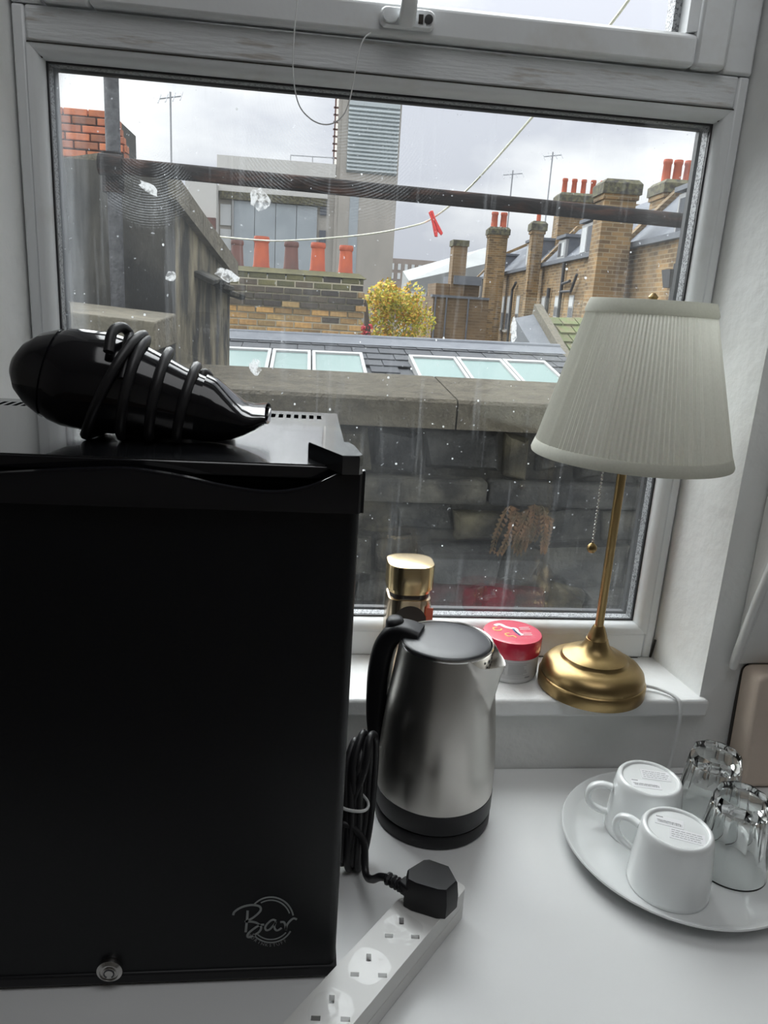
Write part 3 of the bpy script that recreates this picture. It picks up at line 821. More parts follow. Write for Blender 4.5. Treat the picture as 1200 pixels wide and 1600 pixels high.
# brick chimney stack behind the skylight roof
st = thing('chimney_stack', 'wide yellow brick chimney stack carrying five tall terracotta pots', 'chimney', (-.1, 9.9, -.6))
SX, SX2 = -.93, .70
MB().box(SX + .01, SX2 - .01, 9.611, 10.5, -.6, .80).build('core', 'mortar', st, world=True)
def stm(r, x):
    if r >= 15: return 'brick_moss' if random.random() < .75 else 'brick_dark'
    if r >= 12: return 'brick_dark' if random.random() < .85 else 'brick_mid'
    return 'brick_mid' if random.random() < .88 else 'brick_dark'
lay_bricks(st, SX, SX2, -.52, 17, .080, .225, 9.60, stm, offs=lambda r: .045 if r in (12, 13) else (.02 if r in (11, 14) else 0))
MB().loft([[(SX - .03, 9.57, .835), (SX2 + .03, 9.57, .835), (SX2 + .03, 10.5, .835), (SX - .03, 10.5, .835)], [(SX + .04, 9.66, .895), (SX2 - .06, 9.66, .895), (SX2 - .06, 10.4, .895), (SX + .04, 10.4, .895)]]).build('mortar_cap', 'brick_moss', st, world=True)
for i, (x, h, r, mt) in enumerate(((-.855, .31, .085, 'terracotta_dark'), (-.562, .37, .105, 'terracotta'), (-.200, .335, .098, 'terracotta_dark'), (.126, .345, .100, 'terracotta'), (.472, .335, .095, 'terracotta'))):
    o = pot_mb(r, r * .80, h).build('pot', mt, st, smooth=45); o.location = Vector((x, 9.78, .885)) - st.location

# slate roof with two banks of skylights
rf = thing('slate_roof', 'low grey slate roof with lead ridge and two banks of skylights', 'roof', (1.0, 8.0, -1.6))
RS = .175
rz = lambda y: .128 - RS * (9.0 - y)
zx = lambda x: .010 * (x - 1.0)       # the ridge climbs very slightly to the right
MB().loft([[(-1.6, 6.2, rz(6.2) - .03), (-1.6, 9.0, rz(9) - .03), (-1.6, 9.0, -1.6), (-1.6, 6.2, -1.6)],
           [(3.10, 6.2, rz(6.2)), (3.05, 9.0, rz(9)), (3.05, 9.0, -1.6), (3.10, 6.2, -1.6)]]).build('roof_body', 'slate', rf, world=True)
banks = [(-1.55, .62), (1.10, 2.68)]
rh, sw = .26, .30
mesh_cache = {}
y = 6.3; row = 0
while y < 8.93:
    x = -1.58 + (row % 2) * sw / 2
    while x < 2.98:
        w = min(sw, 3.02 - x)
        inside = any(b0 - .02 < x + w * .5 < b1 + .02 for b0, b1 in banks) and 7.05 < y + .13 < 8.12
        if not inside and w > .1:
            key = round(w, 2)
            if key not in mesh_cache:
                ob = MB().loft([[(-w / 2 + .004, 0, .012), (w / 2 - .004, 0, .012), (w / 2 - .004, rh + .04, .002), (-w / 2 + .004, rh + .04, .002)],
                                [(-w / 2 + .004, 0, .022), (w / 2 - .004, 0, .022), (w / 2 - .004, rh + .04, .008), (-w / 2 + .004, rh + .04, .008)]]).build('slate', 'slate', rf)
                mesh_cache[key] = ob
            else: ob = copy_obj(mesh_cache[key], rf)
            ob.location = Vector((x + w / 2, y, rz(y) + zx(x))) - rf.location
            ob.rotation_euler = (math.atan(RS), 0, 0)
        x += sw
    y += rh; row += 1
MB().tube([(-1.6, 8.98, .135 - .02), (3.05, 8.98, .165)], .055, 10).build('lead_ridge', 'lead', rf, smooth=60, world=True)
MB().loft([[(-1.6, 8.70, rz(8.70) - .0), (-1.6, 8.98, .16), (-1.6, 8.98, .10)], [(3.05, 8.70, rz(8.70) + .045), (3.05, 8.98, .20), (3.05, 8.98, .12)]]).build('lead_apron', 'lead', rf, world=True)
def skylight(x0, x1):
    y0, y1 = 7.08, 8.14
    sk = empty('skylight', (0, 0, 0)); sk.parent = rf
    t = .034
    def slab(xa, xb, ya, yb, za, zb): return MB().loft([[(x, ya, rz(ya) + za + zx(x)), (x, yb, rz(yb) + za + zx(x)), (x, yb, rz(yb) + zb + zx(x)), (x, ya, rz(ya) + zb + zx(x))] for x in (xa, xb)])
    slab(x0, x0 + t, y0, y1, 0, .075).build('skylight_frame', 'frame_white', sk, world=True)
    slab(x1 - t, x1, y0, y1, 0, .075).build('skylight_frame', 'frame_white', sk, world=True)
    slab(x0 + t, x1 - t, y0, y0 + t * 2, 0, .075).build('skylight_frame', 'frame_white', sk, world=True)
    slab(x0 + t, x1 - t, y1 - t * 2.2, y1, 0, .075).build('skylight_frame', 'frame_white', sk, world=True)
    slab(x0 + t, x1 - t, y0 + t * 2, y1 - t * 2.2, .03, .055).build('skylight_pane', 'sky_pane', sk, world=True)
for a, b in ((-.88, -.345), (-.33, .065), (.08, .61)): skylight(a, b)
for a, b in ((1.11, 1.62), (1.63, 2.13), (2.14, 2.62)): skylight(a, b)

# mossy tiled roof with stone verge at the right
ms = thing('mossy_roof', 'moss-covered tiled roof with a raking stone verge at the right behind the lamp', 'roof', (4.6, 11.0, -2))
def mp(u, v, h=0): # u across (0..1), v up the slope (0..1)
    a, b = Vector((4.02, 10.2, -.62)), Vector((7.2, 10.2, -.62)); c, d = Vector((3.86, 12.4, .50)), Vector((7.2, 12.4, .62))
    lo, hi = a.lerp(b, u), c.lerp(d, u)
    return lo.lerp(hi, v) + Vector((0, -.35, .9)).normalized() * h
MB().loft([[mp(0, 0), mp(1, 0), mp(1, 1), mp(0, 1)], [mp(0, 0) - Vector((0, 0, 1.4)), mp(1, 0) - Vector((0, 0, 1.4)), mp(1, 1) - Vector((0, 0, 2.4)), mp(0, 1) - Vector((0, 0, 2.4))]]).build('roof_body', 'moss_tile', ms, world=True)
for r in range(9):
    for c in range(12):
        u0, u1 = (c + .04 + (r % 2) * .5) / 12.5, (c + .96 + (r % 2) * .5) / 12.5
        v0, v1 = r / 9, min(1, (r + 1.12) / 9)
        MB().loft([[mp(u0, v0, .04), mp(u1, v0, .04), mp(u1, v1, .005), mp(u0, v1, .005)], [mp(u0, v0, .0), mp(u1, v0, .0), mp(u1, v1, -.02), mp(u0, v1, -.02)]]).build('roof_tile', 'moss_tile', ms, world=True)
MB().loft([[mp(-.03, -.05, .16), mp(.0, -.05, .16), mp(.0, -.05, -.5), mp(-.03, -.05, -.5)], [mp(-.04, 1.05, .16), mp(.0, 1.05, .16), mp(.0, 1.05, -.5), mp(-.04, 1.05, -.5)]]).build('verge', 'stub_stone', ms, world=True)
MB().loft([[mp(-.10, -.05, -.05), mp(-.03, -.05, .02), mp(-.03, -.05, -.6), mp(-.10, -.05, -.6)], [mp(-.13, 1.02, -.05), mp(-.04, 1.02, .02), mp(-.04, 1.02, -.6), mp(-.13, 1.02, -.6)]]).build('lead_flashing', 'lead', ms, world=True)

# red brick chimney up at the left
rc = thing('red_chimney', 'weathered red brick chimney with corbelled top at upper left', 'chimney', (-2.3, 8.3, 0))
MB().box(-3.08, -1.84, 8.02, 8.9, 0, 2.10).build('core', 'mortar_dark', rc, world=True)
lay_bricks(rc, -3.10, -1.82, 1.10, 14, .075, .225, 8.0, lambda r, x: 'brick_red', offs=lambda r: {4: 0, 5: .03, 6: .06, 7: .09, 8: .11, 9: .11, 10: .08, 11: .05, 12: .03, 13: 0}.get(r, 0))

# yellow autumn tree
def tree(name, label, cx, cy, zb, zt, rx, leafmat, nleaf, size, trunkmat='bark'):
    t = thing(name, label, 'tree', (cx, cy, zb))
    MB().tube([(0, 0, -1.5), (0.05, 0, .3), (-.02, 0, .9)], [.09, .06, .03], 8).build('trunk', trunkmat, t, smooth=60)
    mb = MB()
    H = zt - zb
    blobs = [(random.uniform(-.6, .6) * rx, random.uniform(-.5, .5) * rx, random.uniform(.12, .82) * H, random.uniform(.30, .5) * rx) for _ in range(26)]
    for i in range(nleaf):
        bx, by, bz, br = random.choice(blobs)
        d = Vector((random.gauss(0, 1), random.gauss(0, 1), random.gauss(0, 1))).normalized() * br * random.uniform(.55, 1.05)
        p = Vector((bx, by, bz)) + d
        u = Vector((random.gauss(0, 1), random.gauss(0, 1), random.gauss(0, 1))).normalized() * size * random.uniform(.6, 1.3)
        w = u.orthogonal().normalized() * size * random.uniform(.35, .7)
        mb.add([p - u, p + w, p + u, p - w], [(0, 1, 2, 3)])
    f = mb.build('foliage', leafmat, t); f['kind'] = 'stuff'
    return t
tree('autumn_tree', 'small tree in yellow and orange autumn leaf beyond the slate roof', 1.93, 16, -.95, 1.30, .82, 'autumn_leaf', 5200, .045)
tree('red_shrub', 'small crimson-leaved shrub against the chimney stack', .98, 12.6, -.35, .32, .13, 'leaf_red', 260, .03)

# ================================================================== OUTSIDE, FAR
def wbox(parent, name, mat, *b, bevel=0): return MB().box(*b).build(name, mat, parent, world=True, bevel=bevel)
# concrete tower block with louvred plant room
tw = thing('concrete_tower', 'grey concrete tower with pale louvred panel at its top', 'building', (3.1, 46, -6))
wbox(tw, 'shaft', 'concrete', 1.62, 4.86, 45, 52, -6, 13.0)
wbox(tw, 'edge_pier', 'concrete', 1.42, 1.62, 45.1, 52, -6, 13.0)
wbox(tw, 'louvre_back', 'louvre_dark', 1.98, 4.76, 44.93, 45.0, 7.40, 12.2)
for i in range(16):
    z = 7.48 + i * .20
    MB().prism([(44.93, z), (44.80, z + .02), (44.80, z + .06), (44.93, z + .17)], 'x', 1.98, 4.76).build('louvre_slat', 'louvre', tw, world=True)
wbox(tw, 'upper_panel', 'louvre', 1.98, 4.76, 44.86, 44.93, 10.75, 12.2)
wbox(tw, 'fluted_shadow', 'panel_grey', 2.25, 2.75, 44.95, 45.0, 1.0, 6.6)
for k in range(9): wbox(tw, 'ladder_rung', 'terracotta_dark', 1.16, 1.42, 45.2, 45.3, 7.7 + k * .36, 7.78 + k * .36)
wbox(tw, 'ladder_rail', 'terracotta_dark', 1.22, 1.30, 45.2, 45.3, 7.0, 11.2)
ob = thing('flat_roofed_block', 'low flat-roofed grey panelled block beside the concrete tower', 'building', (-1.9, 45, -6))
wbox(ob, 'body', 'concrete', -5.0, 1.42, 45.4, 53, -6, 7.2)
wbox(ob, 'roof_band', 'concrete_pale', -5.05, 1.40, 45.0, 53, 7.05, 7.75)
wbox(ob, 'soffit_band', 'concrete_pale', -5.0, 1.0, 45.1, 45.4, 5.95, 6.25)
wbox(ob, 'lintel', 'stack_moss', -4.9, .95, 45.0, 45.4, 5.55, 5.95)
for i in range(4): wbox(ob, 'grey_panel', 'panel_grey', -4.15 + i * 1.16, -3.02 + i * 1.16, 45.2, 45.4, -1, 5.52)
for i in range(3): wbox(ob, 'side_window', 'window_light', -4.90, -4.30, 45.3, 45.4, 1.6 + i * 1.3, 2.7 + i * 1.3)
for i in range(2): wbox(ob, 'vent_window', 'window_dark', .62, .98, 45.25, 45.4, 5.1 - i * 1.6, 5.9 - i * 1.6)
wbox(ob, 'door_panel', 'frame_white', -4.25, -4.15, 45.1, 45.2, -1, 5.6)
wh = thing('white_block', 'small white rendered block at the far left beside the panelled block', 'building', (-5.8, 44, -6))
wbox(wh, 'body', 'concrete_pale', -6.6, -4.98, 44, 50, -6, 6.2)
wbox(wh, 'tiled_base', 'terracotta_dark', -6.3, -4.98, 43.6, 44, 3.2, 4.4)
# railing on the flat roof
rl = thing('roof_railing', 'thin metal guard rail on the flat roof', 'railing', (0, 45.2, 7.75))
MB().tube([(-1.1, 45.2, 8.05), (1.3, 45.2, 8.1)], .035, 6).build('top_rail', 'aerial', rl, world=True)
for x in (-1.1, .1, 1.25): MB().tube([(x, 45.2, 7.75), (x, 45.2, 8.07)], .03, 6).build('post', 'aerial', rl, world=True)

# low brown brick building with chimney and sheds
lb = thing('low_brick_building', 'low brown brick outbuilding with a shed roof and a plain chimney', 'building', (3.9, 21, -4))
wbox(lb, 'wall', 'house_brick_brown', 3.28, 4.75, 20, 23, -4, .82)
wbox(lb, 'parapet_cap', 'lead', 3.24, 4.75, 19.95, 20.3, .80, .86)
wbox(lb, 'shed', 'house_brick_brown', 3.42, 4.6, 20.6, 22, .8, 1.16)
wbox(lb, 'shed_roof', 'lead', 3.86, 4.6, 20.4, 22, 1.16, 1.38)
ch = wbox(lb, 'chimney', 'house_brick_brown', 3.80, 4.17, 20.5, 20.95, .8, 2.20)
MB().box(3.77, 4.20, 20.46, 21.0, 2.12, 2.27).build('chimney_cap', 'stack_moss', ch, world=False)
ch.children[0].location = -ch.location - lb.location
for x in (3.33, 3.62, 4.20): MB().tube([(x, 19.93, -2), (x, 19.93, .80)], .022, 8).build('downpipe', 'lead', lb, world=True)
fr = thing('long_white_roof', 'long low building with pale metal roof in the distance', 'building', (9.5, 60, -6))
MB().loft([[(7.3, 56, 2.2), (7.3, 60, 3.0), (7.3, 62, -6), (7.3, 56, -6)], [(15, 62, 4.3), (15, 66, 5.6), (15, 68, -6), (15, 62, -6)]]).build('pale_roof', 'far_roof', fr, world=True)
for i in range(6):
    wbox(fr, 'window_strip', 'window_light', 7.5 + i * .7, 8.0 + i * .7, 55.8 + i * .55, 56.6 + i * .55, .9, 1.5)
fb = thing('distant_brick_block', 'hazy brown block on the skyline behind the tree', 'building', (8.5, 80, -6))
wbox(fb, 'body', 'far_brown', 6.8, 17, 80, 85, -6, 5.0)
for i in range(12):
    for j in range(2): wbox(fb, 'window', 'window_light', 7.8 + i * .7, 8.1 + i * .7, 79.9, 80, 3.0 + j * .9, 3.6 + j * .9)

# ---- terrace of brick houses, receding from the right. local: x = into the house, y = away along the street, z = up
FROT = -math.atan2(.0857, .9963)
def house(label, u0, u1, zb=-4):
    P = Vector((6.5 + .0857 * u0, .9963 * u0, zb))
    h = thing('terraced_house', label, 'house', P, FROT, 'terrace of brick houses')
    return h, u0, zb
EAVE, RIDGE = 2.32, 4.65
def L(h, name, mat, mb, parent=None, smooth=None):
    H, u0, zb = h
    mb.v = [(x, y - u0, z - zb) for x, y, z in mb.v]
    return mb.build(name, mat, parent or H, smooth=smooth)
def sash_window(h, u, z, w, hh, inset=.06):
    f = L(h, 'window', 'frame_white', MB().box(-.02, .10, u - w / 2, u + w / 2, z - hh / 2, z + hh / 2))
    L(h, 'window_pane', 'window_dark', MB().box(-.03, .0, u - w / 2 + .07, u + w / 2 - .07, z - hh / 2 + .06, z - .02), f)
    L(h, 'window_pane', 'window_light', MB().box(-.03, .0, u - w / 2 + .07, u + w / 2 - .07, z + .02, z + hh / 2 - .06), f)
    L(h, 'sill', 'concrete', MB().box(-.10, .02, u - w / 2 - .08, u + w / 2 + .08, z - hh / 2 - .08, z - hh / 2), f)
def dormer(h, u, w, z0, z1, depth=1.5):
    d = L(h, 'dormer', 'house_slate', MB().box(.22, depth, u - w / 2, u + w / 2, z0, z1 + .08))
    L(h, 'dormer_frame', 'frame_white', MB().box(.12, .24, u - w / 2 + .05, u + w / 2 - .05, z0, z1), d)
    nb = max(1, round(w / .75)); ww = (w - .25) / nb
    for i in range(nb):
        c = u - w / 2 + .125 + ww * (i + .5)
        L(h, 'dormer_pane', 'window_light' if (i % 2 == 0) else 'window_dark', MB().box(.10, .13, c - ww / 2 + .06, c + ww / 2 - .06, z0 + .10, z1 - .10), d)
    L(h, 'dormer_roof', 'lead', MB().box(.05, depth, u - w / 2 - .1, u + w / 2 + .1, z1 + .06, z1 + .16), d)
def chimney(h, u0_, u1_, x0, x1, zb_, zt, pots, axis='x', potz=.55, moss=True, potr=.09):
    c = L(h, 'chimney', 'house_brick', MB().box(x0, x1, u0_, u1_, zb_, zt))
    e = .09
    L(h, 'corbel_course', 'house_brick', MB().box(x0 - e * .5, x1 + e * .5, u0_ - e * .5, u1_ + e * .5, zt - .46, zt - .33), c)
    L(h, 'chimney_cap', 'stack_moss', MB().loft([[(x0 - e, u0_ - e, zt - .34), (x1 + e, u0_ - e, zt - .34), (x1 + e, u1_ + e, zt - .34), (x0 - e, u1_ + e, zt - .34)], [(x0 - e, u0_ - e, zt - .10), (x1 + e, u0_ - e, zt - .10), (x1 + e, u1_ + e, zt - .10), (x0 - e, u1_ + e, zt - .10)], [(x0, u0_, zt), (x1, u0_, zt), (x1, u1_, zt), (x0, u1_, zt)]]), c)
    H, uu, zb = h
    for i in range(pots):
        t = (i + .5) / pots
        x = x0 + (x1 - x0) * t if axis == 'x' else (x0 + x1) / 2
        y = (u0_ + u1_) / 2 if axis == 'x' else u0_ + (u1_ - u0_) * t
        o = pot_mb(potr, potr * .85, potz, 10).build('pot', 'terracotta' if (i % 3) else 'terracotta', c, smooth=45)
        o.location = (x, y - uu, zt - .03 - zb)
    return c
def house_shell(h, u0, u1):
    L(h, 'wall', 'house_brick', MB().box(0, 6, u0, u1, -4, EAVE))
    L(h, 'mansard_slope', 'house_slate', MB().prism([(0.0, EAVE - .02), (1.35, RIDGE - .9), (3.2, RIDGE), (6, RIDGE), (6, EAVE - .02)], 'y', u0 + .02, u1 - .02))
    L(h, 'gutter', 'lead', MB().box(-.14, .06, u0, u1, EAVE - .05, EAVE + .08))
    L(h, 'party_coping', 'house_brick', MB().prism([(-.1, EAVE), (1.3, RIDGE - .75), (3.2, RIDGE + .18), (6, RIDGE + .18), (6, RIDGE - .1), (3.2, RIDGE - .1), (1.45, RIDGE - 1.0), (.15, EAVE)], 'y', u1 - .22, u1 + .12))
hA = house('brick house nearest on the terrace with a white dormer and a broad mossy chimney breast', 12.0, 20.6)
house_shell(hA, 12.0, 20.6)
dormer(hA, 16.3, 1.7, 2.35, 3.25); dormer(hA, 13.4, 1.6, 2.35, 3.25)
chimney(hA, 19.0, 19.8, -.98, -.20, -4, 3.80, 0)
for u in (15.0, 16.4, 19.3): sash_window(hA, u, .35, .7, 1.3)
L(hA, 'downpipe', 'black_pipe', MB().tube([(-.08, 16.15, -3), (-.08, 16.15, 1.75)], .05, 8))
L(hA, 'rain_hopper', 'black_pipe', MB().loft([[(-.22, 15.98, 1.25), (-.02, 15.98, 1.25), (-.02, 16.32, 1.25), (-.22, 16.32, 1.25)], [(-.28, 15.9, 1.62), (0, 15.9, 1.62), (0, 16.4, 1.62), (-.28, 16.4, 1.62)]]))
chimney(hA, 20.9, 22.0, 1.15, 3.2, EAVE, 4.20, 7, 'x', .60, potr=.13)
hB = house('middle terraced brick house with wide white dormer and a row of five red pots', 20.6, 30.6)
house_shell(hB, 20.6, 30.6)
dormer(hB, 24.0, 2.3, 2.40, 3.35); dormer(hB, 27.6, 1.2, 2.45, 3.1)
for u in (22.8, 24.8, 26.8, 29.0): sash_window(hB, u, .80, .62, .75)
for u in (24.0, 27.5, 29.3): sash_window(hB, u, -.9, .62, 1.2)
chimney(hB, 29.4, 29.9, -.62, -.18, -4, 3.88, 1, 'x', .75)
chimney(hB, 32.0, 33.0, .9, 2.85, EAVE, 5.32, 5, 'x', .62, potr=.12)
L(hB, 'downpipe', 'black_pipe', MB().tube([(-.10, 26.0, -3), (-.10, 26.0, 2.25)], .06, 8))
L(hB, 'waste_pipe', 'black_pipe', MB().tube([(-.10, 26.0, 1.55), (-.12, 24.9, 1.62)], .05, 8))
L(hB, 'waste_pipe', 'black_pipe', MB().tube([(-.10, 26.0, 1.30), (-.12, 24.6, 1.30), (-.12, 24.1, 1.8)], .045, 8))
L(hB, 'vent_pipe', 'black_pipe', MB().tube([(-.10, 27.9, -3), (-.10, 27.9, 1.45)], .07, 8))
hC = house('farthest brick house of the terrace with twin red chimney pots', 30.6, 50.0)
house_shell(hC, 30.6, 50.0)
dormer(hC, 33.2, 1.9, 2.45, 3.40); dormer(hC, 42.5, 3.0, 2.3, 3.3)
for u in (32.6, 34.2, 36.6, 38.0): sash_window(hC, u, .45, .75, 1.6)
chimney(hC, 37.2, 38.0, -1.12, -.25, -4, 4.36, 2, 'x', .72, potr=.17)
L(hC, 'downpipe', 'black_pipe', MB().tube([(-.10, 31.4, -3), (-.10, 31.4, 2.3)], .07, 8))
L(hC, 'waste_pipe', 'black_pipe', MB().tube([(-.10, 35.3, -1.5), (-.12, 35.3, 1.5), (-.12, 34.6, 1.8)], .06, 8))
L(hC, 'end_gutter_pipe', 'frame_white', MB().tube([(-.10, 46.0, -1), (-.10, 46.0, 2.3)], .09, 8))

# television aerials
def aerial(label, x, y, z0, z1, w, n):
    a = thing('tv_aerial', label, 'aerial', (x, y, z0), group='television aerials')
    MB().tube([(0, 0, 0), (0, 0, z1 - z0)], .035, 6).build('mast', 'aerial', a)
    MB().tube([(-w, 0, z1 - z0 - .25), (w, 0, z1 - z0 - .1)], .025, 6).build('boom', 'aerial', a)
    for i in range(n):
        t = -1 + 2 * i / (n - 1)
        MB().tube([(t * w, -.3, z1 - z0 - .175 + .075 * t - .2), (t * w, .3, z1 - z0 - .175 + .075 * t + .2)], .018, 5).build('element', 'aerial', a)
aerial('tall hazy television aerial above the left wall', -4.98, 30, -6.0, 7.25, .38, 4)
aerial('shorter television aerial left of the taller one on the terrace', 10.1, 40, 3.5, 7.35, .5, 4)
aerial('taller television aerial on the terrace roofs', 12.05, 40, 3.5, 8.35, .45, 4)
struct(MB().box(-80, 80, 1.12, 120, -6.2, -6.0).build('ground', 'ground'))
# ================================================================== MINI FRIDGE
FX, FXR, FY0, FTOP = -.365, .0435, .520, .455
fg = thing('mini_fridge', 'black mini bar fridge with round steel lock standing on the worktop', 'fridge', (-.16, .65, 0))
W_ = lambda mb, name, mat, **k: mb.build(name, mat, fg, world=True, **k)
W_(MB().box(FX + .004, FXR - .006, .549, .784, .008, .440), 'body', 'fridge_black', bevel=.004)
# top panel with a row of vent slots near the back
xs = [FX + .002]; x = FX + .022; hl = set()
while x < .017:
    hl.add((len(xs), 1)); xs += [x, x + .0045]; x += .0076
xs.append(FXR - .008)
W_(MB().grid_plate(xs, [.530, .742, .766, .787], hl, .4465, FTOP), 'top_panel', 'fridge_top')
# door: flat slab with rounded vertical edges
dr = MB(); prof = [(FX, .546), (FX, .526)] + arc(FX + .006, .526, .006, 180, 270, 4) + arc(FXR - .008, .528, .008, 270, 360, 5) + [(FXR, .546)]
dr.prism(prof, 'z', .012, .425)
door = W_(dr, 'door', 'fridge_black', smooth=40)
W_(MB().box(FX - .001, FXR + .001, .518, .548, .003, .014), 'door_foot', 'satin_black', bevel=.002)
# grip cap with waved lip above the door
lip = [(-.365, .4530), (-.32, .4500), (-.25, .4430), (-.20, .4454), (-.1586, .4492), (-.1209, .4515), (-.100, .4500), (-.0785, .4469), (-.055, .4420), (-.0306, .4388), (-.015, .4388), (-.0041, .4405), (.008, .4440), (.0179, .4491), (.0267, .4536), (.034, .4552), (.0455, .4552)]
lp = [(p.x, p.y) for p in catmull([(a, b, 0) for a, b in lip], 5)]
cap = MB(); rings = []
for (x, zt) in lp:
    yf = .5125 + (.003 if x > .043 else 0)
    rings.append([(x, yf, .424), (x, yf, zt - .003), (x, yf + .0012, zt - .0006), (x, yf + .004, zt), (x, yf + .0075, zt - .002), (x, yf + .0085, .424)])
cap.loft(rings); W_(cap, 'grip_lip', 'gloss_black', smooth=40)
W_(MB().box(FX, FXR + .002, .521, .546, .424, .430), 'grip_floor', 'gloss_black')
W_(MB().box(.027, .0455, .5205, .548, .424, .4535), 'grip_end', 'gloss_black', bevel=.003)
W_(MB().box(FX, -.33, .5205, .548, .424, .4535), 'grip_end', 'gloss_black', bevel=.003)
W_(MB().box(FX + .002, FXR - .008, .5275, .5305, .4450, .4542), 'panel_edge', 'gloss_black', bevel=.001)
# hinge cover
hp = [(.0049, .5547), (.0355, .5616), (.0395, .548), (.0430, .5130), (.0405, .5085), (.0285, .5075)]
h_ = MB(); h_.loft([[(a, b, .4535) for a, b in hp], [(a, b, .4650) for a, b in hp], [(a * .97 + .0007, .53 + (b - .53) * .96, .4668) for a, b in hp]])
W_(h_, 'hinge_cover', 'fridge_top', smooth=30)
# barrel lock
lk = MB().lathe([(.0105, 0), (.0108, .002), (.0105, .0045), (.0078, .0062), (.0074, .0052), (.0074, .0050)], 28)
lk.xf(lambda p: Vector((-.1456 + p.x, FY0 - p.z, .0195 + p.y)))
lock = W_(lk, 'lock', 'chrome', smooth=35)
cr = MB().lathe([(.0055, 0), (.0055, .0058), (.0050, .0063), (.0030, .0063)], 20)
cr.xf(lambda p: Vector((-.1456 + p.x, FY0 - p.z, .0190 + p.y)))
o = cr.build('lock_core', 'chrome', lock, world=True, smooth=35)
kw = MB(); ribbon(kw, [(.0040 * math.cos(a), .0040 * math.sin(a)) for a in [math.radians(-60 + 300 * i / 20) for i in range(21)]], .0010, lambda u, v, t: (-.1456 + u, FY0 - .0064 - t, .0190 + v), .0002)
kw.build('keyway', 'print_dark', lock, world=True)
# printed emblem: hand-lettered word in a broken double circle
def lg(cx, cy): return (-.0469 + (cx / 8 - 30) * .000532 + (cy / 8 - 50) * .000012, .0700 - (cx / 8 - 30) * .0000189 - (cy / 8 - 50) * .000664)
to3 = lambda u, v, t: (u, FY0 - .0002 - t, v)
def stroke(name, pts, w, parent, n=6):
    P = [(p.x, p.y) for p in catmull([(*lg(*q), 0) for q in pts], n)]
    mb = MB(); ribbon(mb, P, w, to3, .0003)
    return mb.build(name, 'logo_grey', parent, world=True)
logo = empty('emblem', (0, 0, 0)); logo.parent = fg; logo['label'] = 'grey hand-lettered emblem printed on the door'
SW = .00185
stroke('letter_b', [(275, 400), (290, 362), (350, 318), (430, 288), (520, 276), (600, 292), (618, 335), (580, 385), (510, 440), (452, 470), (430, 482), (500, 482), (570, 500), (620, 545), (605, 600), (540, 650), (480, 676), (450, 668), (462, 628), (530, 570), (600, 528), (660, 520)], SW, logo)
stroke('letter_b_stem', [(455, 345), (448, 440), (438, 530), (428, 612)], SW * 1.1, logo)
stroke('letter_a', [(808, 472), (775, 458), (735, 476), (690, 520), (672, 560), (690, 590), (730, 578), (780, 525), (805, 490), (790, 540), (800, 580), (830, 592), (880, 560)], SW * .92, logo)
stroke('letter_r', [(862, 488), (905, 488), (925, 520), (935, 585), (938, 560), (950, 520), (985, 475), (1030, 442), (1072, 455)], SW * .95, logo)
def circ(name, r, a0, a1, w):
    stroke(name, [(745 + r * math.cos(math.radians(a)), 462 - r * .99 * math.sin(math.radians(a))) for a in [a0 + (a1 - a0) * i / 14 for i in range(15)]], w, logo, 3)
circ('ring_arc', 286, 138, 12, .0013); circ('ring_arc', 248, 120, 20, .0011)
circ('ring_arc', 286, -142, -30, .0013); circ('ring_arc', 248, -132, -40, .0011)
word = '#DRINKSTUFF'
lt = MB()
for i, chx in enumerate(word):
    a = math.radians(-144 + 88 * i / (len(word) - 1)); R = 345
    cx, cz = lg(745 + R * math.cos(a), 462 - R * .97 * math.sin(a))
    v, f = text_tris(chx, .0042)
    ph = a + PI / 2
    lt.add([to3(cx + x * math.cos(ph) - y * math.sin(ph), cz + x * math.sin(ph) + y * math.cos(ph), .0002) for x, y, _ in v], f)
tag(lt.build('small_lettering', 'print_grey', logo, world=True), kind='stuff')

# ================================================================== HAIR DRYER
hd = thing('hair_dryer', 'glossy black hair dryer lying on the fridge with its cord wrapped round it', 'hair dryer', (-.12, .60, FTOP))
secs = [(-.2195, .5080, .0010, 1), (-.2180, .5078, .0090, 1), (-.2125, .5070, .0185, 1), (-.2030, .5055, .0270, 1), (-.1900, .5030, .0335, 1), (-.1750, .5005, .0370, 1), (-.1550, .4980, .0378, 1), (-.1350, .4945, .0358, 1), (-.1150, .4895, .0315, 1), (-.0965, .4845, .0275, 1), (-.0800, .4812, .0245, 1), (-.0700, .4798, .0236, 1)]
def hring(x, zc, ry, rz_, n=36, tilt=.25, dy=0):
    return [(x + tilt * (rz_ * math.sin(2 * PI * j / n)), .60 + dy + ry * math.cos(2 * PI * j / n), zc + rz_ * math.sin(2 * PI * j / n)) for j in range(n)]
def hsec(x):
    for a, b in zip(secs, secs[1:]):
        if a[0] <= x <= b[0]:
            t = (x - a[0]) / (b[0] - a[0]); return a[1] + (b[1] - a[1]) * t, a[2] + (b[2] - a[2]) * t
    return secs[-1][1], secs[-1][2]
MB().loft([hring(x, z, r, r) for x, z, r, _ in secs if x <= -.186]).build('rear_cap', 'gloss_black', hd, smooth=60, world=True)
z0_, r0_ = hsec(-.185)
MB().loft([hring(-.1905, hsec(-.1905)[0], hsec(-.1905)[1] * .97, hsec(-.1905)[1] * .97), hring(-.1865, hsec(-.1865)[0], hsec(-.1865)[1] * .985, hsec(-.1865)[1] * .985), hring(-.185, z0_, r0_, r0_)] + [hring(x, z, r, r) for x, z, r, _ in secs if x > -.185]).build('barrel', 'gloss_black', hd, smooth=60, world=True)
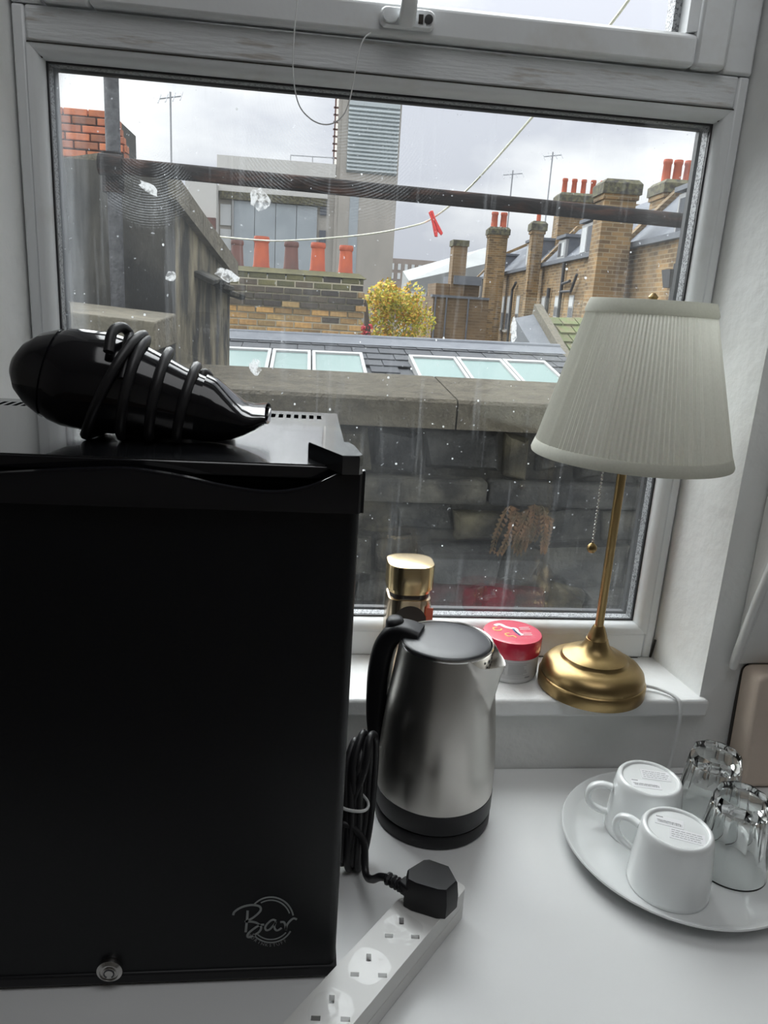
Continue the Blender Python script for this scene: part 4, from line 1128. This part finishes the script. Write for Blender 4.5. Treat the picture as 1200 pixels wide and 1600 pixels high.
# flat flared concentrator
MB().loft([hring(-.0800, .4825, .0258, .0258, tilt=.22), hring(-.0715, .4805, .0262, .0248, tilt=.2), hring(-.0640, .4785, .0280, .0225, tilt=.12), hring(-.0540, .4765, .0320, .0180, tilt=0), hring(-.0450, .4755, .0365, .0125, tilt=-.1), hring(-.0370, .4770, .0400, .0090, tilt=-.2), hring(-.0290, .4800, .0420, .0065, tilt=-.3), hring(-.0272, .4805, .0420, .0060, tilt=-.3), hring(-.0285, .4800, .0400, .0040, tilt=-.3), hring(-.042, .4765, .0330, .0040, tilt=-.2)]).build('nozzle', 'gloss_black', hd, smooth=50, world=True)
# folded handle lying behind
hh = MB(); rings = []
for t, r in ((0, .012), (.05, .016), (.3, .0165), (.7, .0155), (.95, .014), (1, .009)):
    x = -.150 + .092 * t; 
    rings.append([(x, .644 + .010 * t + r * math.cos(a), FTOP + .0165 + r * math.sin(a)) for a in [2 * PI * j / 20 for j in range(20)]])
hh.loft(rings).build('folded_handle', 'satin_black', hd, smooth=60, world=True)
# the cord: loops round the barrel
P = []
def loop(xa, xb, a0, a1, n=14, off=.0042, lean=.0):
    for i in range(n):
        t = i / n; a = math.radians(a0 + (a1 - a0) * t); x = xa + (xb - xa) * t
        zc, r = hsec(max(secs[0][0], min(x, -.0705)))
        rr = r + off
        zz = max(zc + rr * math.sin(a), FTOP + .0042)
        P.append((x + .25 * rr * math.sin(a) + lean * math.sin(a), .60 - rr * math.cos(a), zz))
P.append((-.118, .642, .463))
loop(-.132, -.136, 200, 90, 5); loop(-.138, -.150, 90, -90, 9, lean=.006); loop(-.150, -.130, -90, -270, 8)
loop(-.130, -.128, 90, -90, 8); loop(-.128, -.112, -90, -270, 8); loop(-.112, -.108, 90, -90, 8); loop(-.108, -.090, -90, -270, 8)
loop(-.090, -.090, 90, -90, 8); loop(-.090, -.084, -90, -220, 7)
P += [(-.082, .630, .505), (-.078, .636, .503), (-.076, .640, .490)]
cord = MB().tube(catmull(P, 4), .0039, 8).build('cord', 'rubber_black', hd, smooth=60, world=True)
MB().tube(catmull([(-.140, .566, .524), (-.139, .574, .537), (-.135, .585, .541), (-.131, .592, .536), (-.130, .580, .527), (-.1305, .566, .505)], 5), .0039, 8).build('cord_loop', 'rubber_black', hd, smooth=60, world=True)
# ================================================================== KETTLE
KX, KY = .1645, .739
kt = thing('kettle', 'brushed steel electric kettle with black lid, handle and base', 'kettle', (KX, KY, 0))
MB().lathe([(.060, 0), (.0655, .001), (.0668, .004), (.0668, .0145), (.0655, .0165), (.060, .0165)], 64).build('power_base', 'satin_black', kt, smooth=40)
MB().lathe([(.061, .0178), (.0658, .018), (.0672, .021), (.0672, .0425), (.066, .043)], 64).build('base_band', 'satin_black', kt, smooth=40)
PHI = math.radians(-38)      # spout direction
def krad(z):
    prof = [(.043, .0668), (.06, .0670), (.08, .0663), (.11, .0642), (.14, .0613), (.17, .0576), (.195, .0541), (.212, .0517), (.220, .0507)]
    for a, b in zip(prof, prof[1:]):
        if a[0] <= z <= b[0]:
            t = (z - a[0]) / (b[0] - a[0]); return a[1] + (b[1] - a[1]) * t
    return prof[-1][1]
def kettle_body():
    mb = MB(); n = 240; rings = []
    zs = [.043, .055, .07, .09, .11, .13, .145] + [.150 + .0046 * k for k in range(16)]
    for z in zs:
        ring = []
        h = max(0, min(1, (z - .156) / .063))
        wid = .03 + .64 * h
        top = max(0, min(1, (z - .196) / .023))
        for j in range(n):
            a = 2 * PI * j / n
            da = (a - PHI + PI) % (2 * PI) - PI
            w = max(0, 1 - abs(da) / wid) if h > 0 else 0
            ws = min(1, w * 2.2); ws = ws * ws * (3 - 2 * ws)
            r = krad(z) + .0195 * h * w
            ring.append((r * math.cos(a), r * math.sin(a), z - .0080 * top * ws))
        rings.append(ring)
    # fold the rim inwards
    inner = [(p[0] * .985, p[1] * .985, p[2] - .0005) for p in rings[-1]]
    deep = [(.047 * math.cos(2 * PI * j / n), .047 * math.sin(2 * PI * j / n), .196) for j in range(n)]
    mb.loft(rings + [inner, deep], False, False)
    return mb
kettle_body().build('steel_body', 'brushed_steel', kt, smooth=35)
MB().lathe([(.0515, .2165), (.0520, .2185), (.0512, .2205), (.0500, .2195)], 64, cap0=False, cap1=False).build('rim', 'chrome', kt, smooth=60)
MB().lathe([(.0490, .206), (.0490, .2175), (.0482, .2195), (.0455, .2207), (.030, .2217), (.010, .2222), (.0001, .2222)], 64).build('lid', 'lid_black', kt, smooth=45)
# strainer behind the spout
fl = MB(); rings = []
for z in (.186, .2165): rings.append([((.0505) * math.cos(PHI + a), (.0505) * math.sin(PHI + a), z) for a in [math.radians(-34 + 68 * i / 16) for i in range(17)]])
fl.loft(rings, False, False, closed=False)
filt = fl.build('strainer', 'brushed_steel', kt, smooth=60)
hs = MB()
for a, z, s in ((-14, .210, .0022), (-3, .2085, .0034), (6, .2095, .0020), (1, .2035, .0018), (8, .204, .0018), (14, .2055, .0020), (-8, .2035, .0016), (12, .210, .0016)):
    a = PHI + math.radians(a + 6)
    c = Vector((.0508 * math.cos(a), .0508 * math.sin(a), z)); t = Vector((-math.sin(a), math.cos(a), 0)) * s / 2; u = Vector((0, 0, s / 2)); nn = Vector((math.cos(a), math.sin(a), 0)) * .0004
    hs.loft([[c - t - u, c + t - u, c + t + u, c - t + u], [c - t - u + nn, c + t - u + nn, c + t + u + nn, c - t + u + nn]])
tag(hs.build('strainer_holes', 'print_dark', filt), kind='stuff')
# handle
HA = math.radians(157)
hd_ = Vector((math.cos(HA), math.sin(HA), 0)); hs_ = Vector((-math.sin(HA), math.cos(HA), 0))
path = [(.030, .2195), (.046, .2215), (.058, .2180), (.0665, .206), (.0715, .187), (.0738, .162), (.0742, .132), (.0735, .105), (.0705, .085), (.064, .080)]
pc = catmull([(a, 0, b) for a, b in path], 5)
rings = []
for i, p in enumerate(pc):
    tt = (pc[min(i + 1, len(pc) - 1)] - pc[max(i - 1, 0)]).normalized(); nrm = Vector((-tt.z, 0, tt.x))
    f_ = i / (len(pc) - 1)
    hw = .0165 - .004 * f_; th = .0078 + .0045 * math.sin(PI * min(1, f_ * 1.05))
    q = roundrect(2 * hw, 2 * th, .0068, 4)
    rings.append([hd_ * (p.x + nrm.x * b) + hs_ * a + Vector((0, 0, p.z + nrm.z * b)) for a, b in q])
MB().loft(rings).build('handle', 'satin_black', kt, smooth=50)
c0 = hd_ * .060
MB().loft([[c0 + hd_ * (.010 * math.cos(t)) * s + hs_ * (.012 * math.sin(t)) * s + Vector((0, 0, z)) for t in [2 * PI * j / 16 for j in range(16)]] for s, z in ((1, .220), (1, .231), (.8, .2345), (.4, .2355))]).build('lid_button', 'satin_black', kt, smooth=50)
MB().lathe([(.013, .215), (.013, .2205)], 12).build('hinge_pad', 'satin_black', kt)

# ================================================================== BOTTLE, JAR
bt = thing('gold_bottle', 'gold bottle with square gold cap half hidden behind the kettle', 'bottle', (.1425, .893, SILL_Z))
def rr_loft(specs, r=.3):
    rings = []
    for w, z in specs: rings.append([(x, y, z) for x, y in roundrect(w, w, w * r, 6)])
    return MB().loft(rings)
rr_loft([(.054, 0), (.057, .002), (.057, .100), (.055, .108), (.050, .1095)]).build('body', 'bottle_body', bt, smooth=40)
rr_loft([(.050, .1095), (.050, .1150)]).build('neck_ring', 'label_dark', bt, smooth=40)
rr_loft([(.053, .1150), (.0545, .1158), (.0545, .1195), (.0545, .1205), (.060, .1210), (.060, .1505), (.0585, .1525), (.050, .1535)], .36).build('cap', 'gold', bt, smooth=40)
o = MB().prism([(.021 * math.cos(a), .081 + .021 * math.sin(a)) for a in [2 * PI * j / 28 for j in range(28)]], 'y', -.0290, -.0286).build('round_label', 'label_dark', bt)
MB().box(.0205, .0288, -.0291, -.0280, .02, .100).build('red_strip', 'label_red', bt)
jr = thing('cosmetic_jar', 'small white cosmetic jar with patterned red lid beside the lamp base', 'jar', (.2855, .8895, SILL_Z))
MB().lathe([(.0345, 0), (.0365, .002), (.0372, .006), (.0372, .034), (.036, .0365)], 48).build('body', 'jar_white', jr, smooth=40)
MB().lathe([(.0385, .0345), (.0393, .036), (.0393, .0555), (.0380, .0575), (.0330, .0580), (.0001, .0580)], 48).build('lid', 'jar_red', jr, smooth=35)
lab = MB(); rings = []
for z in (.007, .031): rings.append([(.0374 * math.cos(a), .0374 * math.sin(a), z) for a in [math.radians(195 + 150 * i / 30) for i in range(31)]])
lab.loft(rings, False, False, closed=False); lab_o = lab.build('paper_label', 'jar_label', jr, smooth=60)
pr = MB()
def on_jar(a0, a1, z, h, r=.0376):
    n = max(2, int(abs(a1 - a0) / 4)); rings = []
    for zz in (z, z + h): rings.append([(r * math.cos(math.radians(a0 + (a1 - a0) * i / n)), r * math.sin(math.radians(a0 + (a1 - a0) * i / n)), zz) for i in range(n + 1)])
    pr.loft(rings, False, False, closed=False)
for k in range(8):
    on_jar(222, 222 + random.uniform(20, 26), .026 - k * .0018, .0007); on_jar(252, 252 + random.uniform(30, 40), .027 - k * .0018, .0007)
on_jar(250, 296, .0295, .0004); on_jar(250, 296, .0125, .0004); on_jar(288, 300, .0085, .0022)
tag(pr.build('label_print', 'print_grey', lab_o), kind='stuff')
lid3 = lambda u, v, t: (u, v, .0581 + t)
def lidmark(name, pts, w, mat):
    mb = MB(); ribbon(mb, [(p.x, p.y) for p in catmull([(*q, 0) for q in pts], 5)], w, lid3, .0002); mb.build(name, mat, jr)
lidmark('lid_mark', [(-.020, .018), (-.012, .022), (-.006, .014), (.000, .010), (.006, .008), (.006, -.002), (.010, -.012)], .0055, 'paper')
lidmark('lid_mark', [(.003, .008), (.0035, .000), (.007, -.012)], .0028, 'print_blue')
lidmark('lid_swirl', [(-.018, .012), (-.024, .010), (-.023, .003), (-.016, .003), (-.013, .008)], .0022, 'print_gold')
lidmark('lid_swirl', [(-.006, -.006), (-.012, -.008), (-.010, -.015), (-.003, -.014), (.000, -.019)], .0022, 'print_gold')
for k in range(2): lidmark('lid_bar', [(.012, .012 - k * .005), (.026, .013 - k * .005)], .0018, 'jar_pink')
for k in range(2): lidmark('lid_bar', [(.012, -.006 - k * .005), (.024, -.005 - k * .005)], .0018, 'jar_pink')

# ================================================================== TABLE LAMP
LX, LY = .3845, .848
lm = thing('table_lamp', 'brass table lamp with pleated off-white shade on the window sill', 'lamp', (LX, LY, SILL_Z))
MB().lathe([(.064, 0), (.0675, .001), (.0682, .003), (.0682, .0155), (.0668, .0178), (.0655, .0185), (.0660, .0215), (.0640, .0285), (.0585, .0350), (.0510, .0385), (.0440, .0400), (.0425, .0415), (.0410, .0455), (.0360, .0485), (.0300, .0500), (.0230, .0530), (.0180, .0585), (.0150, .0650), (.0138, .0690), (.0120, .0695)], 72).build('base', 'brass', lm, smooth=35)
AX = Vector((-.013, -.029, .303))      # pole leans a touch towards the room
ax = AX.normalized()
MB().tube([(0, 0, .068), Vector((0, 0, .060)) + ax * .012, Vector((0, 0, .060)) + ax * .017, Vector((0, 0, .060)) + ax * .026, Vector((0, 0, .060)) + ax * .029], [.0128, .0126, .0110, .0078, .0060], 24).build('collar', 'brass', lm, smooth=40)
MB().tube([Vector((0, 0, .058)), Vector((0, 0, .058)) + ax * .36], .0054, 20).build('pole', 'brass', lm, smooth=60)
SB, ST = .4165 - SILL_Z, .5900 - SILL_Z
sc_b = Vector((-.0075, -.029, SB)); sc_t = Vector((-.0075, -.029, ST))
RB, RT = .1105, .0650
def shade():
    mb = MB(); n = 240; rings = []
    rnd = [random.uniform(.4, 1.0) for _ in range(n)]
    for k in range(7):
        t = k / 6
        R = RB + (RT - RB) * t
        amp = .0017 * (1 - .45 * t)
        rings.append([(sc_b.x + (R + amp * (rnd[j] if j % 2 else -rnd[j])) * math.cos(2 * PI * j / n), sc_b.y + (R + amp * (rnd[j] if j % 2 else -rnd[j])) * math.sin(2 * PI * j / n), SB + (ST - SB) * t) for j in range(n)])
    inner = [[(sc_b.x + (p[0] - sc_b.x) * .985, sc_b.y + (p[1] - sc_b.y) * .985, p[2]) for p in r] for r in reversed(rings)]
    mb.loft(rings, False, False)
    return mb
sh = shade().build('shade', 'shade_fabric', lm, smooth=25)
def band(r0, z0, r1, z1, nm):
    MB().lathe([(r0 - .002, z0), (r0 + .0016, z0 - .0006), (r0 + .0022, z0 + .002), (r1 + .0020, z1 - .001), (r1 + .0012, z1), (r1 - .002, z1)], 96, (sc_b.x, sc_b.y, 0), False, False).build(nm, 'shade_fabric', sh, smooth=50)
slope = (RT - RB) / (ST - SB)
band(RB, SB, RB + slope * .0125, SB + .0125, 'shade_trim'); band(RT - slope * .0145, ST - .0145, RT, ST, 'shade_trim')
# carrier ring, socket, bulb and finial
for k in range(3):
    a = 2 * PI * k / 3 + .4
    MB().tube([(sc_t.x, sc_t.y, ST - .012), (sc_t.x + RT * .98 * math.cos(a), sc_t.y + RT * .98 * math.sin(a), ST - .006)], .0012, 6).build('carrier_spoke', 'brass', lm)
MB().lathe([(.004, ST - .02), (.006, ST - .008), (.004, ST + .001), (.0055, ST + .004), (.002, ST + .008)], 14, (sc_t.x, sc_t.y, 0)).build('finial', 'brass', lm, smooth=50)
MB().lathe([(.012, .300), (.016, .302), (.016, .345), (.013, .350)], 24, (sc_b.x * 1.2, sc_b.y, 0)).build('socket', 'brass', lm, smooth=40)
MB().lathe([(.012, .350), (.018, .368), (.024, .390), (.024, .405), (.016, .422), (.002, .430)], 24, (sc_b.x * 1.2, sc_b.y, 0)).build('bulb', 'porcelain', lm, smooth=60)
MB().tube([(sc_t.x * 1.2, sc_t.y, .425), (sc_t.x, sc_t.y, ST - .012)], .0015, 6).build('carrier_stem', 'brass', lm)
# pull chain
ch0 = Vector((.3425 - LX, .806 - LY, .420 - SILL_Z)); cm = MB()
MB().tube([(sc_b.x * 1.2, sc_b.y, .320), ch0 + Vector((.001, 0, .006)), ch0], .0009, 6).build('chain_arm', 'brass', lm)
for k in range(26):
    c = ch0 - Vector((0, 0, .0042 * k))
    cm.lathe([(.0003, -.0016), (.0012, -.0011), (.0016, 0), (.0012, .0011), (.0003, .0016)], 7, c)
cm.build('pull_chain', 'chrome', lm, smooth=60)
c = ch0 - Vector((0, 0, .0042 * 26 + .003))
MB().lathe([(.0005, -.0060), (.0035, -.0052), (.0058, -.0020), (.0058, .0015), (.0040, .0045), (.0015, .0062), (.0012, .0085)], 18, c).build('pull_knob', 'brass', lm, smooth=60)
# mains cord
pc = [(.4530 - LX, .842 - LY, .006), (.470 - LX, .835 - LY, .0052), (.484 - LX, .818 - LY, .0045), (.4895 - LX, .8065 - LY, -.004), (.4905 - LX, .805 - LY, -.04), (.4885 - LX, .805 - LY, -.085), (.4865 - LX, .803 - LY, -.0985), (.50 - LX, .806 - LY, -.1010), (.545 - LX, .810 - LY, -.1010)]
MB().tube(catmull(pc, 6), .0024, 8).build('mains_cord', 'cord_white', lm, smooth=60)

# ================================================================== PLATE, MUGS, TUMBLERS
PXc, PYc = .4285, .664
pt_ = thing('dinner_plate', 'large round white dinner plate under the mugs and glasses', 'plate', (PXc, PYc, 0))
MB().lathe([(.060, .0015), (.070, .0), (.072, .0016), (.106, .0034), (.1245, .0140), (.1265, .0165), (.1255, .0178), (.1235, .0172), (.1135, .0072), (.106, .0047), (.090, .0042), (.0001, .0040)], 96).build('dish', 'porcelain', pt_, smooth=50)
PZ = .0042
def make_mug(label, x, y, rot):
    mg = thing('mug', label, 'mug', (x, y, PZ), rot, 'white mugs on the plate')
    MB().lathe([(.0385, .003), (.0395, .0008), (.0405, 0), (.0415, .0012), (.0415, .006), (.0398, .030), (.0378, .050), (.0364, .062), (.0352, .0672), (.0335, .0692), (.0315, .0695), (.0300, .0688), (.0292, .0670), (.0001, .0668)], 64).build('body', 'porcelain', mg, smooth=50)
    q = []
    for p in catmull([(.0385, 0, .050), (.050, 0, .0515), (.0605, 0, .047), (.0640, 0, .036), (.0600, 0, .025), (.050, 0, .0195), (.0395, 0, .017)], 6): q.append(p)
    rings = []
    for i, p in enumerate(q):
        t = (q[min(i + 1, len(q) - 1)] - q[max(i - 1, 0)]).normalized(); nn = Vector((-t.z, 0, t.x))
        rings.append([p + nn * (.0036 * math.sin(a)) + Vector((0, .0052 * math.cos(a), 0)) for a in [2 * PI * j / 14 for j in range(14)]])
    MB().loft(rings).build('handle', 'porcelain', mg, smooth=60)
    return mg
def sticker(mg, parts, rot):
    cs, sn = math.cos(rot), math.sin(rot)
    T = lambda x, y, z: (x * cs - y * sn, x * sn + y * cs, z)
    for (x0, x1, y0, y1, lines, bars) in parts:
        s = MB().loft([[T(x0, y0, .0669), T(x1, y0, .0669), T(x1, y1, .0669), T(x0, y1, .0669)], [T(x0, y0, .0672), T(x1, y0, .0672), T(x1, y1, .0672), T(x0, y1, .0672)]]).build('sticker', 'paper', mg)
        p = MB()
        def q(a, b, c, d): p.add([T(a, c, .06725), T(b, c, .06725), T(b, d, .06725), T(a, d, .06725)], [(0, 1, 2, 3)])
        for i in range(lines):
            y = y1 - (i + 1) * (y1 - y0) / (lines + 1); xx = x0 + .002
            while xx < x1 - .004:
                w = random.uniform(.0012, .005); q(xx, min(xx + w, x1 - .001), y - .0005, y + .0005); xx += w + .0008
        if bars:
            q(x0 + .001, x0 + .008, y1 - .0025, y1 - .0008)
            xx = x0 + (x1 - x0) * .1
            while xx < x1 - .002: 
                w = random.choice((.0004, .0007, .001)); q(xx, xx + w, y0 + .003, y0 + .007); xx += w + .0006
        tag(p.build('sticker_print', 'print_grey', s), kind='stuff')
mug1 = make_mug('upside-down white mug nearest the front with two paper stickers on its base', .3935, .613, math.radians(130))
sticker(mug1, [(-.022, .006, .002, .016, 1, True), (-.008, .026, -.016, .001, 4, False)], math.radians(-25) - math.radians(130))
mug2 = make_mug('upside-down white mug at the back with its handle towards the kettle', .4020, .6965, math.radians(165))
sticker(mug2, [(-.008, .024, .000, .018, 4, False), (-.022, .010, -.018, -.004, 1, True)], math.radians(-14) - math.radians(165))
def tumbler(label, x, y, rot):
    tb = thing('glass_tumbler', label, 'glass', (x, y, PZ + .0012), rot, 'clear tumblers on the plate')
    n = 80; F = 10
    def orad(z): # z measured upside down: 0 = rim, .088 = base
        return .0385 - .0105 * (z / .088)
    rings = []
    for z in (0.0, .004, .012, .022, .026, .030, .036, .046, .058, .070, .080, .0855, .088):
        ring = []
        for j in range(n):
            a = 2 * PI * j / n
            ph = (a * F / (2 * PI)) % 1.0
            # facets: arched flats that start above the smooth rim band
            start = .024 + .010 * abs(2 * ph - 1) ** 2
            k = max(0, min(1, (z - start) / .012))
            flat = math.cos(PI / F) / math.cos((ph - .5) * 2 * PI / F)
            R = orad(z)
            rr = R * (1 - k) + R * (flat * .985 + .012 * abs(2 * ph - 1)) * k
            if z > .084: rr *= 1 - (z - .084) * 14
            ring.append((rr * math.cos(a), rr * math.sin(a), z))
        rings.append(ring)
    inner = []
    for z in (.0735, .072, .066, .05, .03, .01, 0.0006):
        r = (orad(z) - .0024) * (.55 if z > .073 else (.86 if z > .070 else (.96 if z > .06 else 1)))
        inner.append([(r * math.cos(2 * PI * j / n), r * math.sin(2 * PI * j / n), z) for j in range(n)])
    mb = MB(); mb.loft(list(reversed(inner)) [::-1] + rings, True, True)
    mb.build('tumbler_body', 'tumbler_glass', tb, smooth=28)
tumbler('clear faceted glass upside down at the front of the plate beside the nearer mug', .4740, .636, .1)
tumbler('clear faceted glass upside down at the back of the plate', .4885, .7145, .25)

# ================================================================== POWER STRIP AND CABLE
PS = thing('power_strip', 'white four-way mains extension strip running off the front of the worktop', 'power strip', (.0505, .4755, 0), math.radians(49.2))
MB().prism(roundrect(.32, .043, .005, 3), 'z', 0, .016).build('lower_shell', 'white_plastic', PS, bevel=.001)
s_rot = math.radians(-54.2)
def sock(cx):  # slots turned against the strip
    out = []
    for (u, v, w, h) in ((0, .0085, .0042, .0075), (-.0115, -.0085, .0072, .0042), (.0115, -.0085, .0072, .0042)):
        out.append((u, v, w, h))
    return out
# upper shell with real slots: plate pierced by turned rectangles, made with a boolean of the slot cutters
up = MB().prism(roundrect(.32, .043, .006, 4), 'z', .0168, .035).build('upper_shell', 'white_plastic', PS)
cut = MB()
pit = []
for cx in (.079, .029, -.021, -.071):
    for (u, v, w, h) in sock(cx):
        pit.append((cx + u * math.cos(s_rot) - v * math.sin(s_rot), u * math.sin(s_rot) + v * math.cos(s_rot), w, h))
for (x, y, w, h) in pit:
    R2 = lambda a, b: (x + a * math.cos(s_rot) - b * math.sin(s_rot), y + a * math.sin(s_rot) + b * math.cos(s_rot))
    q = [R2(-w / 2, -h / 2), R2(w / 2, -h / 2), R2(w / 2, h / 2), R2(-w / 2, h / 2)]
    cut.loft([[(a, b, .028) for a, b in q], [(a, b, .040) for a, b in q]])
co = cut.build('cutter', 'slot_dark', None)
co.matrix_world = Matrix.Translation(PS.location) @ Matrix.Rotation(math.radians(49.2), 4, 'Z')
up_mod = up.modifiers.new('slots', 'BOOLEAN'); up_mod.object = co; up_mod.operation = 'DIFFERENCE'; up_mod.solver = 'EXACT'
bpy.context.view_layer.update()
dg = bpy.context.evaluated_depsgraph_get()
newme = bpy.data.meshes.new_from_object(up.evaluated_get(dg))
up.modifiers.clear(); up.data = newme; 
bpy.data.objects.remove(co)
bv = up.modifiers.new('bevel', 'BEVEL'); bv.width = .0012; bv.segments = 2; bv.limit_method = 'ANGLE'; bv.angle_limit = math.radians(40)
for (x, y, w, h) in pit:
    o = MB().box(-w / 2 + .0002, w / 2 - .0002, -h / 2 + .0002, h / 2 - .0002, .0278, .0288).build('shutter', 'slot_dark', PS); o.location = (x, y, 0); o.rotation_euler = (0, 0, s_rot)
for cx in (.079, .029, -.021):
    n = 18; pts = []
    for i in range(n):
        a = 2 * PI * i / n; rr = random.uniform(.88, 1.08)
        pts.append((cx + .019 * rr * math.cos(a), .0175 * rr * math.sin(a)))
    MB().prism(pts, 'z', .03505, .03520).build('clear_film', 'socket_film', PS)
cb = thing('mains_plug', 'black three-pin plug in the strip with its bundled black cable', 'plug', (.131, .566, .035))
pp = [(.1085, .5735), (.1265, .5865), (.1325, .5870), (.1515, .5765), (.1560, .5560), (.1430, .5435), (.1350, .5445), (.1130, .5545), (.1065, .5600)]
ctr = Vector((.1315, .5655)); 
def ppoly(k, z): return [(ctr.x + (a - ctr.x) * k, ctr.y + (b - ctr.y) * k, z) for a, b in pp]
plug = MB().loft([ppoly(.97, .0352), ppoly(1.0, .037), ppoly(1.0, .050), ppoly(.97, .055), ppoly(.93, .0635), ppoly(.88, .0655)]).build('plug_body', 'satin_black', cb, smooth=30, world=True)
pts = [(.109, .5665, .049), (.104, .5710, .0492), (.099, .5755, .0490), (.0925, .5815, .0485)]
cc = catmull(pts, 5)
MB().tube(cc, [(.0062 if i % 3 else .0048) for i in range(len(cc))], 10).build('strain_relief', 'rubber_black', cb, smooth=30, world=True)
MB().box(-.006, .006, -.007, .007, -.005, .007).xf(lambda p: Vector((.1095 + p.x * .77 - p.y * .64, .5665 + p.x * .64 + p.y * .77, .050 + p.z))).build('plug_collar', 'satin_black', cb, bevel=.002, world=True)
# cable rising from the plug into a figure-of-eight bundle leaning on the fridge
rnd = random.Random(3)
cp = [(.0925, .5815, .0485), (.0870, .590, .042), (.0810, .605, .026), (.0770, .622, .020), (.0740, .640, .045)]
for k in range(6):
    dx = (.0610, .0680, .0740, .0780, .0640, .0710)[k]; s = 1 + rnd.uniform(-.12, .08)
    for a in range(0, 360, 45):
        aa = math.radians(a + 190)
        cp.append((dx + .009 * math.cos(aa) + .004 * math.sin(aa) + rnd.uniform(-.002, .002), .668 + .020 * s * math.cos(aa) + rnd.uniform(-.003, .003) + .018 * math.sin(aa), .0685 + .0640 * s * math.sin(aa)))
cp += [(.055, .70, .02), (.052, .74, .008), (.050, .795, .005)]
cp = [(max(.0492, x), y, max(.0042, z)) for x, y, z in cp]
MB().tube(catmull(cp, 5), .0038, 8).build('cable', 'rubber_black', cb, smooth=60, world=True)
MB().tube(catmull([(.0475, .668, .074), (.052, .6475, .0765), (.066, .6445, .074), (.078, .655, .068), (.080, .672, .066), (.066, .690, .069), (.050, .686, .073)], 6, closed=True), .0016, 6).build('cable_tie', 'cord_white', cb, smooth=60, world=True)

# ================================================================== SMALL THINGS
tag(MB().tube(catmull([(-.0188, .905, .872), (-.0224, .908, .815), (-.0165, .91, .776), (-.002, .91, .759), (.0165, .91, .7545), (.032, .91, .763), (.0405, .91, .782), (.0475, .91, .826), (.053, .912, .842), (.060, .915, .849)], 8), .0007, 6).build('nylon_thread', 'nylon', smooth=60),
    'loop of clear nylon thread hanging from the window sash', 'thread')
bx_ = thing('padded_box', 'beige padded box at the far right edge against the back wall', 'box', (.66, .795, 0), rot=(math.radians(-3), 0, 0))
MB().prism([(a, b + .078) for a, b in roundrect(.18, .155, .012, 5)], 'y', -.022, .018).build('padded_body', 'beige', bx_, bevel=.006, segs=3)
MB().prism([(a, b + .078) for a, b in roundrect(.176, .151, .012, 5)], 'y', .0185, .0235).build('back_board', 'label_dark', bx_)
